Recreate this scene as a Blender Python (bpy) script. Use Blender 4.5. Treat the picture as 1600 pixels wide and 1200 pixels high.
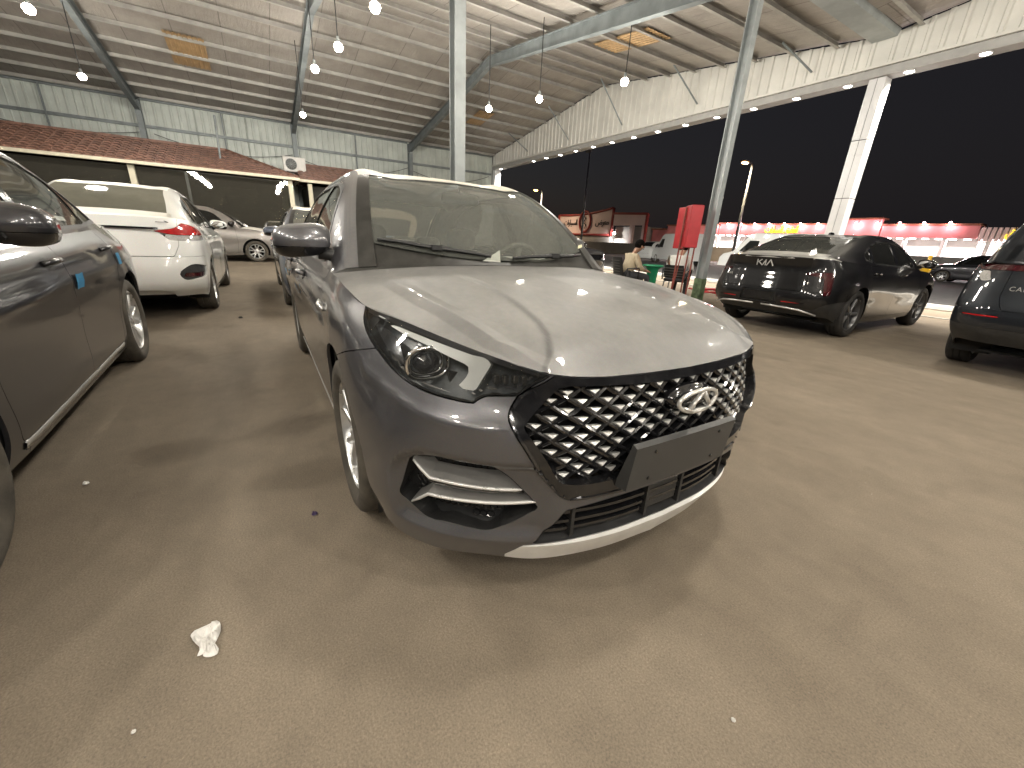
import bpy, bmesh, math, random
import numpy as np
from mathutils import Vector, Matrix
for o in list(bpy.data.objects): bpy.data.objects.remove(o)
SC = bpy.context.scene
COL = SC.collection
random.seed(7); RNG = np.random.default_rng(7)
R = math.radians
# ---------------------------------------------------------------- camera
cam_data = bpy.data.cameras.new('camera'); cam = bpy.data.objects.new('camera', cam_data); COL.objects.link(cam); SC.camera = cam
cam_data.sensor_width = 36; cam_data.lens = 36*622.42/1600; cam_data.clip_start = .02; cam_data.clip_end = 2000
_yaw, _pit, _rol = R(148.270677), R(19.893733), R(2.85)
_f = Vector((math.cos(_yaw)*math.cos(_pit), math.sin(_yaw)*math.cos(_pit), -math.sin(_pit)))
_r = Vector((math.sin(_yaw), -math.cos(_yaw), 0)); _u = _r.cross(_f)
_r2 = _r*math.cos(_rol)+_u*math.sin(_rol); _u2 = -_r*math.sin(_rol)+_u*math.cos(_rol)
cam.matrix_world = Matrix(((_r2.x, _u2.x, -_f.x, 1.608292), (_r2.y, _u2.y, -_f.y, -1.071138), (_r2.z, _u2.z, -_f.z, 1.121772), (0, 0, 0, 1)))
# ---------------------------------------------------------------- night sky
world = bpy.data.worlds.new('World'); SC.world = world; world.use_nodes = True
wn = world.node_tree; bg = wn.nodes['Background']
sky = wn.nodes.new('ShaderNodeTexSky'); sky.sky_type = 'NISHITA'; sky.sun_disc = False
sky.sun_elevation = R(-4); sky.sun_rotation = R(250); sky.air_density = 1.0; sky.dust_density = 2.0
mixs = wn.nodes.new('ShaderNodeMixRGB'); mixs.blend_type = 'ADD'; mixs.inputs[0].default_value = 1
mixs.inputs[2].default_value = (.075, .070, .082, 1)            # the town's glow on the night sky
wn.links.new(sky.outputs[0], mixs.inputs[1]); wn.links.new(mixs.outputs[0], bg.inputs[0])
bg.inputs[1].default_value = .1
# ---------------------------------------------------------------- exposure and sampling
SC.view_settings.view_transform = 'Standard'; SC.view_settings.look = 'None'; SC.view_settings.gamma = 1
SC.view_settings.exposure = 0.60; SC.view_settings.use_curve_mapping = False
SC.render.engine = 'CYCLES'
SC.cycles.use_denoising = True
try: SC.cycles.denoiser = 'OPENIMAGEDENOISE'
except Exception: pass
SC.cycles.max_bounces = 6; SC.cycles.diffuse_bounces = 3; SC.cycles.glossy_bounces = 3; SC.cycles.transparent_max_bounces = 10
SC.cycles.sample_clamp_indirect = 6; SC.cycles.sample_clamp_direct = 0; SC.cycles.caustics_reflective = False; SC.cycles.caustics_refractive = False
SC.cycles.use_light_tree = True; SC.cycles.blur_glossy = .5
# ---------------------------------------------------------------- geometry kernel (numpy)
def hermite_basis(k, n_per):
    """non-uniform Catmull-Rom sampling matrix for knots k; n_per samples per interval"""
    k = np.asarray(k, float); m = len(k); rows = []
    D = np.zeros((m, m))
    for i in range(m):
        if i == 0: D[0, 0] = -1/(k[1]-k[0]); D[0, 1] = 1/(k[1]-k[0])
        elif i == m-1: D[i, i] = 1/(k[i]-k[i-1]); D[i, i-1] = -1/(k[i]-k[i-1])
        else:
            a, b = k[i]-k[i-1], k[i+1]-k[i]
            D[i, i-1] = -b/(a*(a+b)); D[i, i] = (b-a)/(a*b); D[i, i+1] = a/(b*(a+b))
    for i in range(m-1):
        h = k[i+1]-k[i]
        for t in np.linspace(0, 1, n_per[i], endpoint=False):
            r = (2*t**3-3*t**2+1)*np.eye(m)[i] + (-2*t**3+3*t**2)*np.eye(m)[i+1]
            r = r + h*((t**3-2*t**2+t)*D[i] + (t**3-t**2)*D[i+1])
            rows.append(r)
    rows.append(np.eye(m)[-1])
    return np.array(rows)
def knots(G, axis):
    d = np.linalg.norm(np.diff(G, axis=axis), axis=2).mean(axis=1-axis)
    return np.concatenate([[0], np.cumsum(np.maximum(d, 1e-3))])
def surf(G, nr, nc, breaks=()):
    """control grid G[rows][cols] of (x,w,z) -> dense grid, w is the half width (>=0)"""
    G = np.array(G, float)
    if isinstance(nr, int): nr = [nr]*(G.shape[0]-1)
    if isinstance(nc, int): nc = [nc]*(G.shape[1]-1)
    Bc = hermite_basis(knots(G, 1), nc)
    kr = knots(G, 0)
    cuts = [0]+list(breaks)+[G.shape[0]-1]; Br = None
    for a, b in zip(cuts[:-1], cuts[1:]):
        blk = np.zeros((sum(nr[a:b])+1, G.shape[0])); blk[:, a:b+1] = hermite_basis(kr[a:b+1], nr[a:b])
        Br = blk if Br is None else np.vstack([Br[:-1], blk])
    return np.einsum('ai,bj,ijk->abk', Br, Bc, G)
class M:
    """a polygon soup with vertex normals; faces are index tuples"""
    def __init__(s, V, N, F): s.V, s.N, s.F = np.asarray(V, float).reshape(-1, 3), np.asarray(N, float).reshape(-1, 3), F
    def copy(s): return M(s.V.copy(), s.N.copy(), list(s.F))
def grid_mesh(S, flip=False):
    n, m = S.shape[:2]
    du = np.gradient(S, axis=1); dv = np.gradient(S, axis=0)
    N = np.cross(du, dv); N /= np.maximum(np.linalg.norm(N, axis=2, keepdims=True), 1e-9)
    if flip: N = -N
    F = []
    for i in range(n-1):
        for j in range(m-1):
            a, b, c, d = i*m+j, i*m+j+1, (i+1)*m+j+1, (i+1)*m+j
            F.append((a, d, c, b) if flip else (a, b, c, d))
    return M(S.reshape(-1, 3), N.reshape(-1, 3), F)
def compact(m):
    used = sorted({i for f in m.F for i in f}); mp = {o: n for n, o in enumerate(used)}
    return M(m.V[used], m.N[used], [tuple(mp[i] for i in f) for f in m.F]) if used else M(np.zeros((0, 3)), np.zeros((0, 3)), [])
def clip(m, fv):
    """part of m with fv < 0, cut exactly along fv = 0"""
    V = [tuple(v) for v in m.V]; N = [tuple(v) for v in m.N]; cache = {}; F = []
    neg = fv < 0
    for f in m.F:
        s = [neg[i] for i in f]
        if all(s): F.append(f); continue
        if not any(s): continue
        out = []
        for q in range(len(f)):
            a, b = f[q], f[(q+1) % len(f)]
            if neg[a]: out.append(a)
            if neg[a] != neg[b]:
                key = (min(a, b), max(a, b))
                if key not in cache:
                    t = fv[a]/(fv[a]-fv[b]); cache[key] = len(V)
                    V.append(tuple(m.V[a]+(m.V[b]-m.V[a])*t)); nn = m.N[a]+(m.N[b]-m.N[a])*t
                    N.append(tuple(nn/max(np.linalg.norm(nn), 1e-9)))
                out.append(cache[key])
        if len(out) >= 3: F.append(tuple(out))
    return compact(M(V, N, F))
def sdf(P, poly):
    """signed distance (negative inside) of 2-D points to a closed polygon"""
    P = np.asarray(P, float); A = np.asarray(poly, float); B = np.roll(A, -1, axis=0)
    d2 = np.full(len(P), 1e9); ins = np.zeros(len(P), bool)
    for a, b in zip(A, B):
        e = b-a; w = P-a; t = np.clip((w@e)/max(e@e, 1e-12), 0, 1)
        d2 = np.minimum(d2, ((w-t[:, None]*e)**2).sum(1))
        c = ((a[1] <= P[:, 1]) != (b[1] <= P[:, 1]))
        if abs(e[1]) > 1e-12: ins ^= c & (P[:, 0] < a[0]+(P[:, 1]-a[1])*e[0]/e[1])
    return np.where(ins, -1, 1)*np.sqrt(d2)
def smooth_poly(pts, n=6, closed=True):
    """Catmull-Rom through pts; a point given as (x, y, 1) stays a sharp corner"""
    P = [np.array(p[:2], float) for p in pts]; sharp = [len(p) > 2 for p in pts]; m = len(P); out = []
    for i in range(m if closed else m-1):
        p1, p2 = P[i], P[(i+1) % m]
        p0 = P[i-1] if (closed or i > 0) else p1; p3 = P[(i+2) % m] if (closed or i+2 < m) else p2
        L = np.linalg.norm(p2-p1)
        def tan(a, b, c):
            u, v = b-a, c-b; lu, lv = max(np.linalg.norm(u), 1e-9), max(np.linalg.norm(v), 1e-9)
            return (u/lu*lv+v/lv*lu)/(lu+lv)
        t1 = (p2-p1)/max(L, 1e-9) if sharp[i] else tan(p0, p1, p2)
        t2 = (p2-p1)/max(L, 1e-9) if sharp[(i+1) % m] else tan(p1, p2, p3)
        for t in np.linspace(0, 1, n, endpoint=False):
            out.append((2*t**3-3*t**2+1)*p1+(t**3-2*t**2+t)*L*t1+(-2*t**3+3*t**2)*p2+(t**3-t**2)*L*t2)
    if not closed: out.append(P[-1])
    return np.array(out)
def side(V): return np.stack([V[:, 0], V[:, 2]], 1)           # (x, z) seen from the flank
def front(V): return np.stack([V[:, 1], V[:, 2]], 1)          # (w, z) seen from ahead or behind
def top(V): return np.stack([V[:, 0], V[:, 1]], 1)            # (x, w) from above
def oblique(V, deg):                                           # across the corner of the car
    a = math.radians(deg); return np.stack([V[:, 0]*-math.sin(a)+V[:, 1]*math.cos(a), V[:, 2]], 1)
def cut(m, P, poly, gap=.002):
    d = sdf(P, poly); return clip(m, d+gap), clip(m, -d+gap)
def offset(m, d): return M(m.V-m.N*d, m.N, list(m.F))
def shift(m, v): return M(m.V+np.asarray(v), m.N, list(m.F))
def mirror(m):
    s = np.array([1, -1, 1]); return M(m.V*s, m.N*s, [tuple(reversed(f)) for f in m.F])
def join(*ms):
    V, N, F, o = [], [], [], 0
    for m in ms:
        if not len(m.V): continue
        V.append(m.V); N.append(m.N); F += [tuple(i+o for i in f) for f in m.F]; o += len(m.V)
    return M(np.vstack(V), np.vstack(N), F)
def boundary(m):
    E = {}
    for f in m.F:
        for q in range(len(f)):
            a, b = f[q], f[(q+1) % len(f)]
            E[(a, b)] = 1
    return [(a, b) for a, b in E if (b, a) not in E]
def flange(m, depth, skip_centre=True):
    """a strip turned inwards along the open edge, so that a panel has thickness"""
    V, N, F = [], [], []
    for a, b in boundary(m):
        pa, pb = m.V[a], m.V[b]
        if skip_centre and abs(pa[1]) < 1e-4 and abs(pb[1]) < 1e-4: continue
        e = pb-pa; nrm = np.cross(e, m.N[a]); nrm /= max(np.linalg.norm(nrm), 1e-9)
        o = len(V); V += [pa, pb, pb-m.N[b]*depth, pa-m.N[a]*depth]; N += [nrm]*4; F.append((o+1, o, o+3, o+2))
    return M(V, N, F)
def solid(m, depth, skip_centre=True):
    fl = flange(m, depth, skip_centre); return join(m, fl) if len(fl.F) else m
# ---------------------------------------------------------------- materials
MATS = {}
def node(nt, kind, **kw):
    n = nt.nodes.new(kind)
    for k, v in kw.items():
        if k == 'op': n.operation = v
        elif k == 'blend': n.blend_type = v
        else: n.inputs[k.replace('_', ' ')].default_value = v
    return n
def new_mat(name):
    m = bpy.data.materials.new(name); m.use_nodes = True; MATS[name] = m
    return m, m.node_tree, m.node_tree.nodes['Principled BSDF']
def noise_col(nt, scale, c1, c2, lo=.35, hi=.65, detail=5, coord='Object', rough=.6, vec=None):
    tc = nt.nodes.new('ShaderNodeTexCoord'); n = node(nt, 'ShaderNodeTexNoise', Scale=scale, Detail=detail, Roughness=rough)
    if vec:
        mp = nt.nodes.new('ShaderNodeMapping'); mp.inputs['Scale'].default_value = vec
        nt.links.new(tc.outputs[coord], mp.inputs[0]); nt.links.new(mp.outputs[0], n.inputs['Vector'])
    else: nt.links.new(tc.outputs[coord], n.inputs['Vector'])
    r = nt.nodes.new('ShaderNodeValToRGB'); r.color_ramp.elements[0].position = lo; r.color_ramp.elements[1].position = hi
    r.color_ramp.elements[0].color = (*c1, 1); r.color_ramp.elements[1].color = (*c2, 1)
    nt.links.new(n.outputs['Fac'], r.inputs[0]); return r.outputs[0], n
def bump(nt, b, h, strength, dist=.01):
    n = node(nt, 'ShaderNodeBump', Strength=strength, Distance=dist); nt.links.new(h, n.inputs['Height']); nt.links.new(n.outputs[0], b.inputs['Normal'])
def plain(name, col, rough=.5, metal=0, var=.12, scale=6, coat=0, spec=.5, bmp=0, bscale=80, emis=None, estr=0):
    """a colour with a little uneven wear in tone and gloss"""
    m, nt, b = new_mat(name)
    c1 = tuple(max(0, c*(1-var)) for c in col); c2 = tuple(min(1, c*(1+var)) for c in col)
    o, n = noise_col(nt, scale, c1, c2); nt.links.new(o, b.inputs['Base Color'])
    mr = nt.nodes.new('ShaderNodeMapRange'); mr.inputs[3].default_value = max(.02, rough-.06); mr.inputs[4].default_value = min(1, rough+.08)
    nt.links.new(n.outputs['Fac'], mr.inputs[0]); nt.links.new(mr.outputs[0], b.inputs['Roughness'])
    b.inputs['Metallic'].default_value = metal; b.inputs['Coat Weight'].default_value = coat; b.inputs['Coat Roughness'].default_value = .05
    b.inputs['Specular IOR Level'].default_value = spec
    if emis: b.inputs['Emission Color'].default_value = (*emis, 1); b.inputs['Emission Strength'].default_value = estr
    if bmp:
        tc = nt.nodes.new('ShaderNodeTexCoord'); nn = node(nt, 'ShaderNodeTexNoise', Scale=bscale, Detail=4); nt.links.new(tc.outputs['Object'], nn.inputs['Vector']); bump(nt, b, nn.outputs['Fac'], bmp)
    return m
def paint(name, col, dust=.5, metal=.55, dustcol=(.36, .33, .28), rough=.32, top_dust=1.0):
    """metallic car paint under clear coat, with desert dust lying on faces that look up"""
    m, nt, b = new_mat(name)
    geo = nt.nodes.new('ShaderNodeNewGeometry'); sep = nt.nodes.new('ShaderNodeSeparateXYZ'); nt.links.new(geo.outputs['True Normal'], sep.inputs[0])
    up = node(nt, 'ShaderNodeMapRange'); up.inputs[1].default_value = .62; up.inputs[2].default_value = .97; up.inputs[3].default_value = .10; up.inputs[4].default_value = top_dust
    nt.links.new(sep.outputs['Z'], up.inputs[0])
    tc = nt.nodes.new('ShaderNodeTexCoord')
    n1 = node(nt, 'ShaderNodeTexNoise', Scale=3.2, Detail=9, Roughness=.68); nt.links.new(tc.outputs['Object'], n1.inputs['Vector'])
    mp = nt.nodes.new('ShaderNodeMapping'); mp.inputs['Scale'].default_value = (14, 14, 1.2); nt.links.new(tc.outputs['Object'], mp.inputs[0])
    n2 = node(nt, 'ShaderNodeTexNoise', Scale=3, Detail=5); nt.links.new(mp.outputs[0], n2.inputs['Vector'])
    a = node(nt, 'ShaderNodeMath', op='ADD'); nt.links.new(n1.outputs['Fac'], a.inputs[0])
    b2 = node(nt, 'ShaderNodeMath', op='MULTIPLY'); nt.links.new(n2.outputs['Fac'], b2.inputs[0]); b2.inputs[1].default_value = .35
    nt.links.new(b2.outputs[0], a.inputs[1])
    mr = nt.nodes.new('ShaderNodeMapRange'); mr.inputs[1].default_value = .35; mr.inputs[2].default_value = 1.0; mr.inputs[3].default_value = .45; mr.inputs[4].default_value = 1.0
    nt.links.new(a.outputs[0], mr.inputs[0])
    mu = node(nt, 'ShaderNodeMath', op='MULTIPLY'); nt.links.new(mr.outputs[0], mu.inputs[0]); nt.links.new(up.outputs[0], mu.inputs[1])
    k = node(nt, 'ShaderNodeMath', op='MULTIPLY'); k.use_clamp = True; nt.links.new(mu.outputs[0], k.inputs[0]); k.inputs[1].default_value = dust
    mx = nt.nodes.new('ShaderNodeMixRGB'); mx.inputs[1].default_value = (*col, 1); mx.inputs[2].default_value = (*dustcol, 1); nt.links.new(k.outputs[0], mx.inputs[0])
    # fine flake sparkle
    fl = nt.nodes.new('ShaderNodeTexVoronoi'); fl.inputs['Scale'].default_value = 900; nt.links.new(tc.outputs['Object'], fl.inputs['Vector'])
    fm = nt.nodes.new('ShaderNodeMixRGB'); fm.blend_type = 'MULTIPLY'; fm.inputs[0].default_value = .25; nt.links.new(mx.outputs[0], fm.inputs[1]); nt.links.new(fl.outputs['Color'], fm.inputs[2])
    nt.links.new(fm.outputs[0], b.inputs['Base Color'])
    inv = node(nt, 'ShaderNodeMath', op='SUBTRACT'); inv.inputs[0].default_value = 1; nt.links.new(k.outputs[0], inv.inputs[1])
    me = node(nt, 'ShaderNodeMath', op='MULTIPLY'); me.inputs[1].default_value = metal; nt.links.new(inv.outputs[0], me.inputs[0]); nt.links.new(me.outputs[0], b.inputs['Metallic'])
    rr = nt.nodes.new('ShaderNodeMapRange'); rr.inputs[3].default_value = rough; rr.inputs[4].default_value = .62; nt.links.new(k.outputs[0], rr.inputs[0]); nt.links.new(rr.outputs[0], b.inputs['Roughness'])
    cr = nt.nodes.new('ShaderNodeMapRange'); cr.inputs[3].default_value = .035; cr.inputs[4].default_value = .05; nt.links.new(k.outputs[0], cr.inputs[0]); nt.links.new(cr.outputs[0], b.inputs['Coat Roughness'])
    b.inputs['Specular IOR Level'].default_value = .15 if max(col) < .03 else .25
    cw = nt.nodes.new('ShaderNodeMapRange'); cw.inputs[3].default_value = 1.0; cw.inputs[4].default_value = .24; nt.links.new(k.outputs[0], cw.inputs[0]); nt.links.new(cw.outputs[0], b.inputs['Coat Weight'])
    return m
def glass(name, tint=(.75, .8, .76), dust=.3, dustcol=(.36, .36, .30), rough=.03, streak=(1.2, 1.2, 1.2), vary=.18, ior=1.45):
    """thin pane: clear, tinted, with a film of dust that scatters light"""
    m, nt, b = new_mat(name); out = nt.nodes['Material Output']
    tr = nt.nodes.new('ShaderNodeBsdfTransparent'); tr.inputs[0].default_value = (*tint, 1)
    gl = nt.nodes.new('ShaderNodeBsdfGlossy'); gl.inputs['Roughness'].default_value = rough; gl.inputs[0].default_value = (1, 1, 1, 1)
    fr = nt.nodes.new('ShaderNodeFresnel'); fr.inputs[0].default_value = ior
    m1 = nt.nodes.new('ShaderNodeMixShader'); nt.links.new(fr.outputs[0], m1.inputs[0]); nt.links.new(tr.outputs[0], m1.inputs[1]); nt.links.new(gl.outputs[0], m1.inputs[2])
    df = nt.nodes.new('ShaderNodeBsdfDiffuse'); df.inputs[0].default_value = (*dustcol, 1)
    tl = nt.nodes.new('ShaderNodeBsdfTranslucent'); tl.inputs[0].default_value = (*dustcol, 1)
    md = nt.nodes.new('ShaderNodeMixShader'); md.inputs[0].default_value = .35; nt.links.new(df.outputs[0], md.inputs[1]); nt.links.new(tl.outputs[0], md.inputs[2])
    tc = nt.nodes.new('ShaderNodeTexCoord'); mp = nt.nodes.new('ShaderNodeMapping'); mp.inputs['Scale'].default_value = streak; nt.links.new(tc.outputs['Object'], mp.inputs[0])
    n = node(nt, 'ShaderNodeTexNoise', Scale=2.2, Detail=8, Roughness=.62); nt.links.new(mp.outputs[0], n.inputs['Vector'])
    mr = nt.nodes.new('ShaderNodeMapRange'); mr.inputs[1].default_value = .3; mr.inputs[2].default_value = .7; mr.inputs[3].default_value = dust*(1-vary); mr.inputs[4].default_value = min(1, dust*(1+vary)); nt.links.new(n.outputs['Fac'], mr.inputs[0])
    m2 = nt.nodes.new('ShaderNodeMixShader'); nt.links.new(mr.outputs[0], m2.inputs[0]); nt.links.new(m1.outputs[0], m2.inputs[1]); nt.links.new(md.outputs[0], m2.inputs[2])
    nt.links.new(m2.outputs[0], out.inputs['Surface']); nt.nodes.remove(b); return m
def glow(name, col, strength):
    m, nt, b = new_mat(name); b.inputs['Base Color'].default_value = (*col, 1); b.inputs['Emission Color'].default_value = (*col, 1); b.inputs['Emission Strength'].default_value = strength
    try: m.cycles.emission_sampling = 'NONE'
    except Exception: pass
    return m
paint('paint_grey', (.120, .119, .129), dust=1.0, metal=.6, dustcol=(.325, .318, .295), top_dust=.95)
paint('paint_grey_clean', (.042, .042, .047), dust=.26, metal=.6)
paint('paint_white', (.80, .81, .78), dust=.45, metal=0, dustcol=(.62, .58, .48), rough=.3)
paint('paint_silver', (.30, .28, .26), dust=.6, metal=.6)
paint('paint_black', (.008, .008, .009), dust=.16, metal=.25, dustcol=(.25, .24, .22))
paint('paint_navy', (.012, .015, .020), dust=.14, metal=.35, dustcol=(.25, .24, .22))
paint('paint_blue', (.10, .12, .16), dust=.5, metal=.5)
glass('glass_dusty', (.90, .93, .88), dust=.27, dustcol=(.44, .45, .40), rough=.05)
glass('glass_side', (.76, .80, .76), dust=.15, dustcol=(.36, .36, .31), rough=.04)
glass('glass_dark', (.10, .11, .11), dust=.05, dustcol=(.3, .3, .27), rough=.03)
glass('glass_lens', (.97, .98, .98), dust=.03, dustcol=(.45, .44, .40), rough=.04, streak=(30, 30, 30))
plain('black_gloss', (.012, .012, .013), rough=.10, coat=.6, var=.3, scale=30)
plain('black_plastic', (.022, .022, .022), rough=.45, var=.25, scale=25, bmp=.15, bscale=400)
plain('black_matte', (.010, .010, .010), rough=.8, var=.2)
plain('frit', (.030, .029, .026), rough=.35, var=.3, scale=20)
plain('plate_plastic', (.045, .045, .044), rough=.42, var=.12, scale=8, bmp=.1, bscale=600)
plain('chrome', (.78, .78, .78), rough=.12, metal=1, var=.05, scale=20)
plain('satin_silver', (.70, .69, .67), rough=.30, metal=.75, var=.06, scale=20)
plain('lip_silver', (.80, .79, .76), rough=.34, metal=.2, var=.08, scale=10, coat=.3)
plain('alloy', (.62, .62, .61), rough=.28, metal=.7, var=.10, scale=14, coat=.4)
plain('alloy_dark', (.10, .10, .10), rough=.3, metal=.5, var=.2)
plain('disc_iron', (.18, .16, .14), rough=.5, metal=.8, var=.2, scale=30)
plain('rubber', (.022, .020, .018), rough=.75, var=.35, scale=9, bmp=.25, bscale=120)
plain('rubber_dusty', (.075, .066, .052), rough=.85, var=.35, scale=9, bmp=.25, bscale=120)
plain('drl_white', (.88, .88, .84), rough=.25, var=.03, coat=.5)
plain('lamp_black', (.055, .062, .066), rough=.30, coat=.4, var=.3, scale=40)
plain('lamp_lens_red', (.38, .008, .010), rough=.08, coat=1, var=.15, scale=12)
plain('lamp_lens_dark_red', (.040, .003, .005), rough=.08, coat=1, var=.2, scale=12)
plain('lamp_lens_clear', (.55, .54, .52), rough=.08, coat=1, metal=.4, var=.2, scale=60)
plain('lamp_lens_amber', (.36, .17, .11), rough=.1, coat=1, var=.2, scale=60)
plain('interior', (.085, .082, .072), rough=.7, var=.2)
plain('seat_cloth', (.060, .058, .054), rough=.85, var=.25, scale=20)
plain('headlining', (.42, .41, .37), rough=.9)
plain('tape_blue', (.03, .22, .42), rough=.45, var=.15, scale=20)
plain('film_white', (.74, .71, .64), rough=.45, var=.06, scale=5, bmp=.2, bscale=20)
plain('paper_white', (.72, .71, .68), rough=.8, var=.05)
paint('paint_black_roof', (.010, .010, .011), dust=.75, metal=.2, dustcol=(.30, .29, .26))
paint('film_dusty', (.50, .49, .46), dust=.5, metal=0, dustcol=(.5, .48, .42), rough=.4)  # light reflected off the fastback's rear deck, put into a pale dusty colour
paint('paint_taupe', (.10, .088, .072), dust=.4, metal=.5)
glass('glass_rear_dusty', (.30, .31, .27), dust=.55, dustcol=(.33, .32, .25), rough=.08)
plain('skin', (.36, .20, .13), rough=.55, var=.1, scale=12)
plain('hair_black', (.008, .007, .006), rough=.95, spec=.05, var=.3, scale=40)
plain('shirt_beige', (.50, .42, .29), rough=.85, var=.1, scale=12)
plain('shirt_white', (.68, .66, .62), rough=.85, var=.06, scale=12)
plain('trousers_dark', (.05, .05, .055), rough=.85)
plain('tissue', (.74, .72, .68), rough=.9, var=.06, scale=20)
plain('cap_purple', (.05, .03, .10), rough=.4)
plain('grit', (.22, .19, .155), rough=.9, var=.5, scale=3)
# ---------------------------------------------------------------- objects
def link(o, parent=None):
    COL.objects.link(o)
    if parent is not None: o.parent = parent
    return o
def mesh_obj(name, V, F, mat, parent=None, smooth=False, loc=None, rot=None, N=None, uv=None):
    me = bpy.data.meshes.new(name); me.from_pydata([tuple(map(float, v)) for v in V], [], [tuple(map(int, f)) for f in F]); me.update()
    if mat: me.materials.append(MATS[mat])
    if smooth or N is not None: me.shade_smooth()
    if N is not None and len(me.vertices) == len(N): me.normals_split_custom_set_from_vertices([tuple(map(float, n)) for n in N])
    o = bpy.data.objects.new(name, me); link(o, parent)
    if loc is not None: o.location = loc
    if rot is not None: o.rotation_euler = rot
    return o
def panel(name, m, mat, parent, depth=.014, both=False, sgn=1, skip_centre=True):
    """half-body mesh -> object; both: mirrored and joined; sgn -1: the right-hand side"""
    if depth: m = solid(m, depth, skip_centre)
    if both: m = join(m, mirror(m))
    elif sgn < 0: m = mirror(m)
    return mesh_obj(name, m.V, m.F, mat, parent, N=m.N)
def pair(name, m, mat, parent, depth=.014):
    return [panel(name, m, mat, parent, depth, sgn=s, skip_centre=False) for s in (1, -1)]
def tag(o, label, cat=None, group=None, kind=None):
    o['label'] = label
    if cat: o['category'] = cat
    if group: o['group'] = group
    if kind: o['kind'] = kind
    return o
def structure(o, label=None):
    o['kind'] = 'structure'
    if label: o['label'] = label
    return o
def empty(name, loc=(0, 0, 0), rz=0, parent=None):
    o = bpy.data.objects.new(name, None); o.empty_display_size = .2; link(o, parent); o.location = loc; o.rotation_euler = (0, 0, rz); return o
def copy_tree(o, parent=None):
    c = o.copy(); link(c); c.parent = parent
    for ch in o.children: copy_tree(ch, c)
    return c
class B:
    """collects boxes, bars, tubes and lathes into one mesh"""
    def __init__(s): s.V, s.F = [], []
    def add(s, V, F):
        o = len(s.V); s.V += [tuple(v) for v in V]; s.F += [tuple(i+o for i in f) for f in F]; return s
    def box(s, c, d, rz=0, bev=0):
        x, y, z = d[0]/2, d[1]/2, d[2]/2; ca, sa = math.cos(rz), math.sin(rz)
        if bev:
            b = bev; P = []
            for zz, q in ((-z, 1), (-z+b, 0), (z-b, 0), (z, 1)):
                e = b if q else 0
                for px, py in ((-x+b+0, -y+e), (x-b, -y+e), (x-e, -y+b), (x-e, y-b), (x-b, y-e), (-x+b, y-e), (-x+e, y-b), (-x+e, -y+b)): P.append((px, py, zz))
            F = [tuple(reversed(range(8))), tuple(range(24, 32))]
            for L in range(3):
                for i in range(8): F.append((L*8+i, L*8+(i+1) % 8, L*8+8+(i+1) % 8, L*8+8+i))
        else:
            P = [(-x, -y, -z), (x, -y, -z), (x, y, -z), (-x, y, -z), (-x, -y, z), (x, -y, z), (x, y, z), (-x, y, z)]
            F = [(3, 2, 1, 0), (4, 5, 6, 7), (0, 1, 5, 4), (1, 2, 6, 5), (2, 3, 7, 6), (3, 0, 4, 7)]
        return s.add([(c[0]+p[0]*ca-p[1]*sa, c[1]+p[0]*sa+p[1]*ca, c[2]+p[2]) for p in P], F)
    def bar(s, a, b, w, h, up=(0, 0, 1)):
        a, b = Vector(a), Vector(b); d = (b-a).normalized(); r = d.cross(Vector(up))
        if r.length < 1e-4: r = d.cross(Vector((1, 0, 0)))
        r.normalize(); u = r.cross(d); P = []
        for p in (a, b):
            for i, j in ((-1, -1), (1, -1), (1, 1), (-1, 1)): P.append(p+r*(i*w/2)+u*(j*h/2))
        return s.add(P, [(0, 1, 2, 3), (7, 6, 5, 4), (0, 4, 5, 1), (1, 5, 6, 2), (2, 6, 7, 3), (3, 7, 4, 0)])
    def tube(s, pts, r, n=8, cap=True):
        pts = [Vector(p) for p in pts]; rr = r if isinstance(r, (list, tuple)) else [r]*len(pts); rings = []; prev = None
        for i, p in enumerate(pts):
            d = (pts[min(i+1, len(pts)-1)]-pts[max(i-1, 0)]).normalized()
            if prev is None:
                prev = d.orthogonal().normalized()
            prev = (prev-d*prev.dot(d)).normalized(); v = d.cross(prev)
            rings.append([p+(prev*math.cos(2*math.pi*k/n)+v*math.sin(2*math.pi*k/n))*rr[i] for k in range(n)])
        V = [q for g in rings for q in g]; F = []
        for i in range(len(rings)-1):
            for k in range(n): F.append((i*n+k, i*n+(k+1) % n, (i+1)*n+(k+1) % n, (i+1)*n+k))
        if cap: F += [tuple(reversed(range(n))), tuple(range((len(rings)-1)*n, len(rings)*n))]
        return s.add(V, F)
    def lathe(s, prof, n=32, axis='z', c=(0, 0, 0), close=False):
        V = []
        for k in range(n):
            a = 2*math.pi*k/n
            for r, h in prof:
                if axis == 'z': V.append((c[0]+r*math.cos(a), c[1]+r*math.sin(a), c[2]+h))
                else: V.append((c[0]+r*math.cos(a), c[1]-h, c[2]+r*math.sin(a)))   # axis y, h towards -y
        m = len(prof); F = []
        for k in range(n):
            for i in range(m-1 if not close else m):
                j = (i+1) % m; F.append((k*m+i, ((k+1) % n)*m+i, ((k+1) % n)*m+j, k*m+j))
        return s.add(V, F)
    def prism(s, poly, a, b):
        """extrude a list of 3-D points a (front) to b (back) given by same-length lists"""
        n = len(a); return s.add(list(a)+list(b), [tuple(range(n)), tuple(reversed(range(n, 2*n)))]+[(i, i+n, (i+1) % n+n, (i+1) % n) for i in range(n)])
    def obj(s, name, mat, parent=None, smooth=False, loc=None, rot=None):
        return mesh_obj(name, s.V, s.F, mat, parent, smooth, loc, rot)
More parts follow.
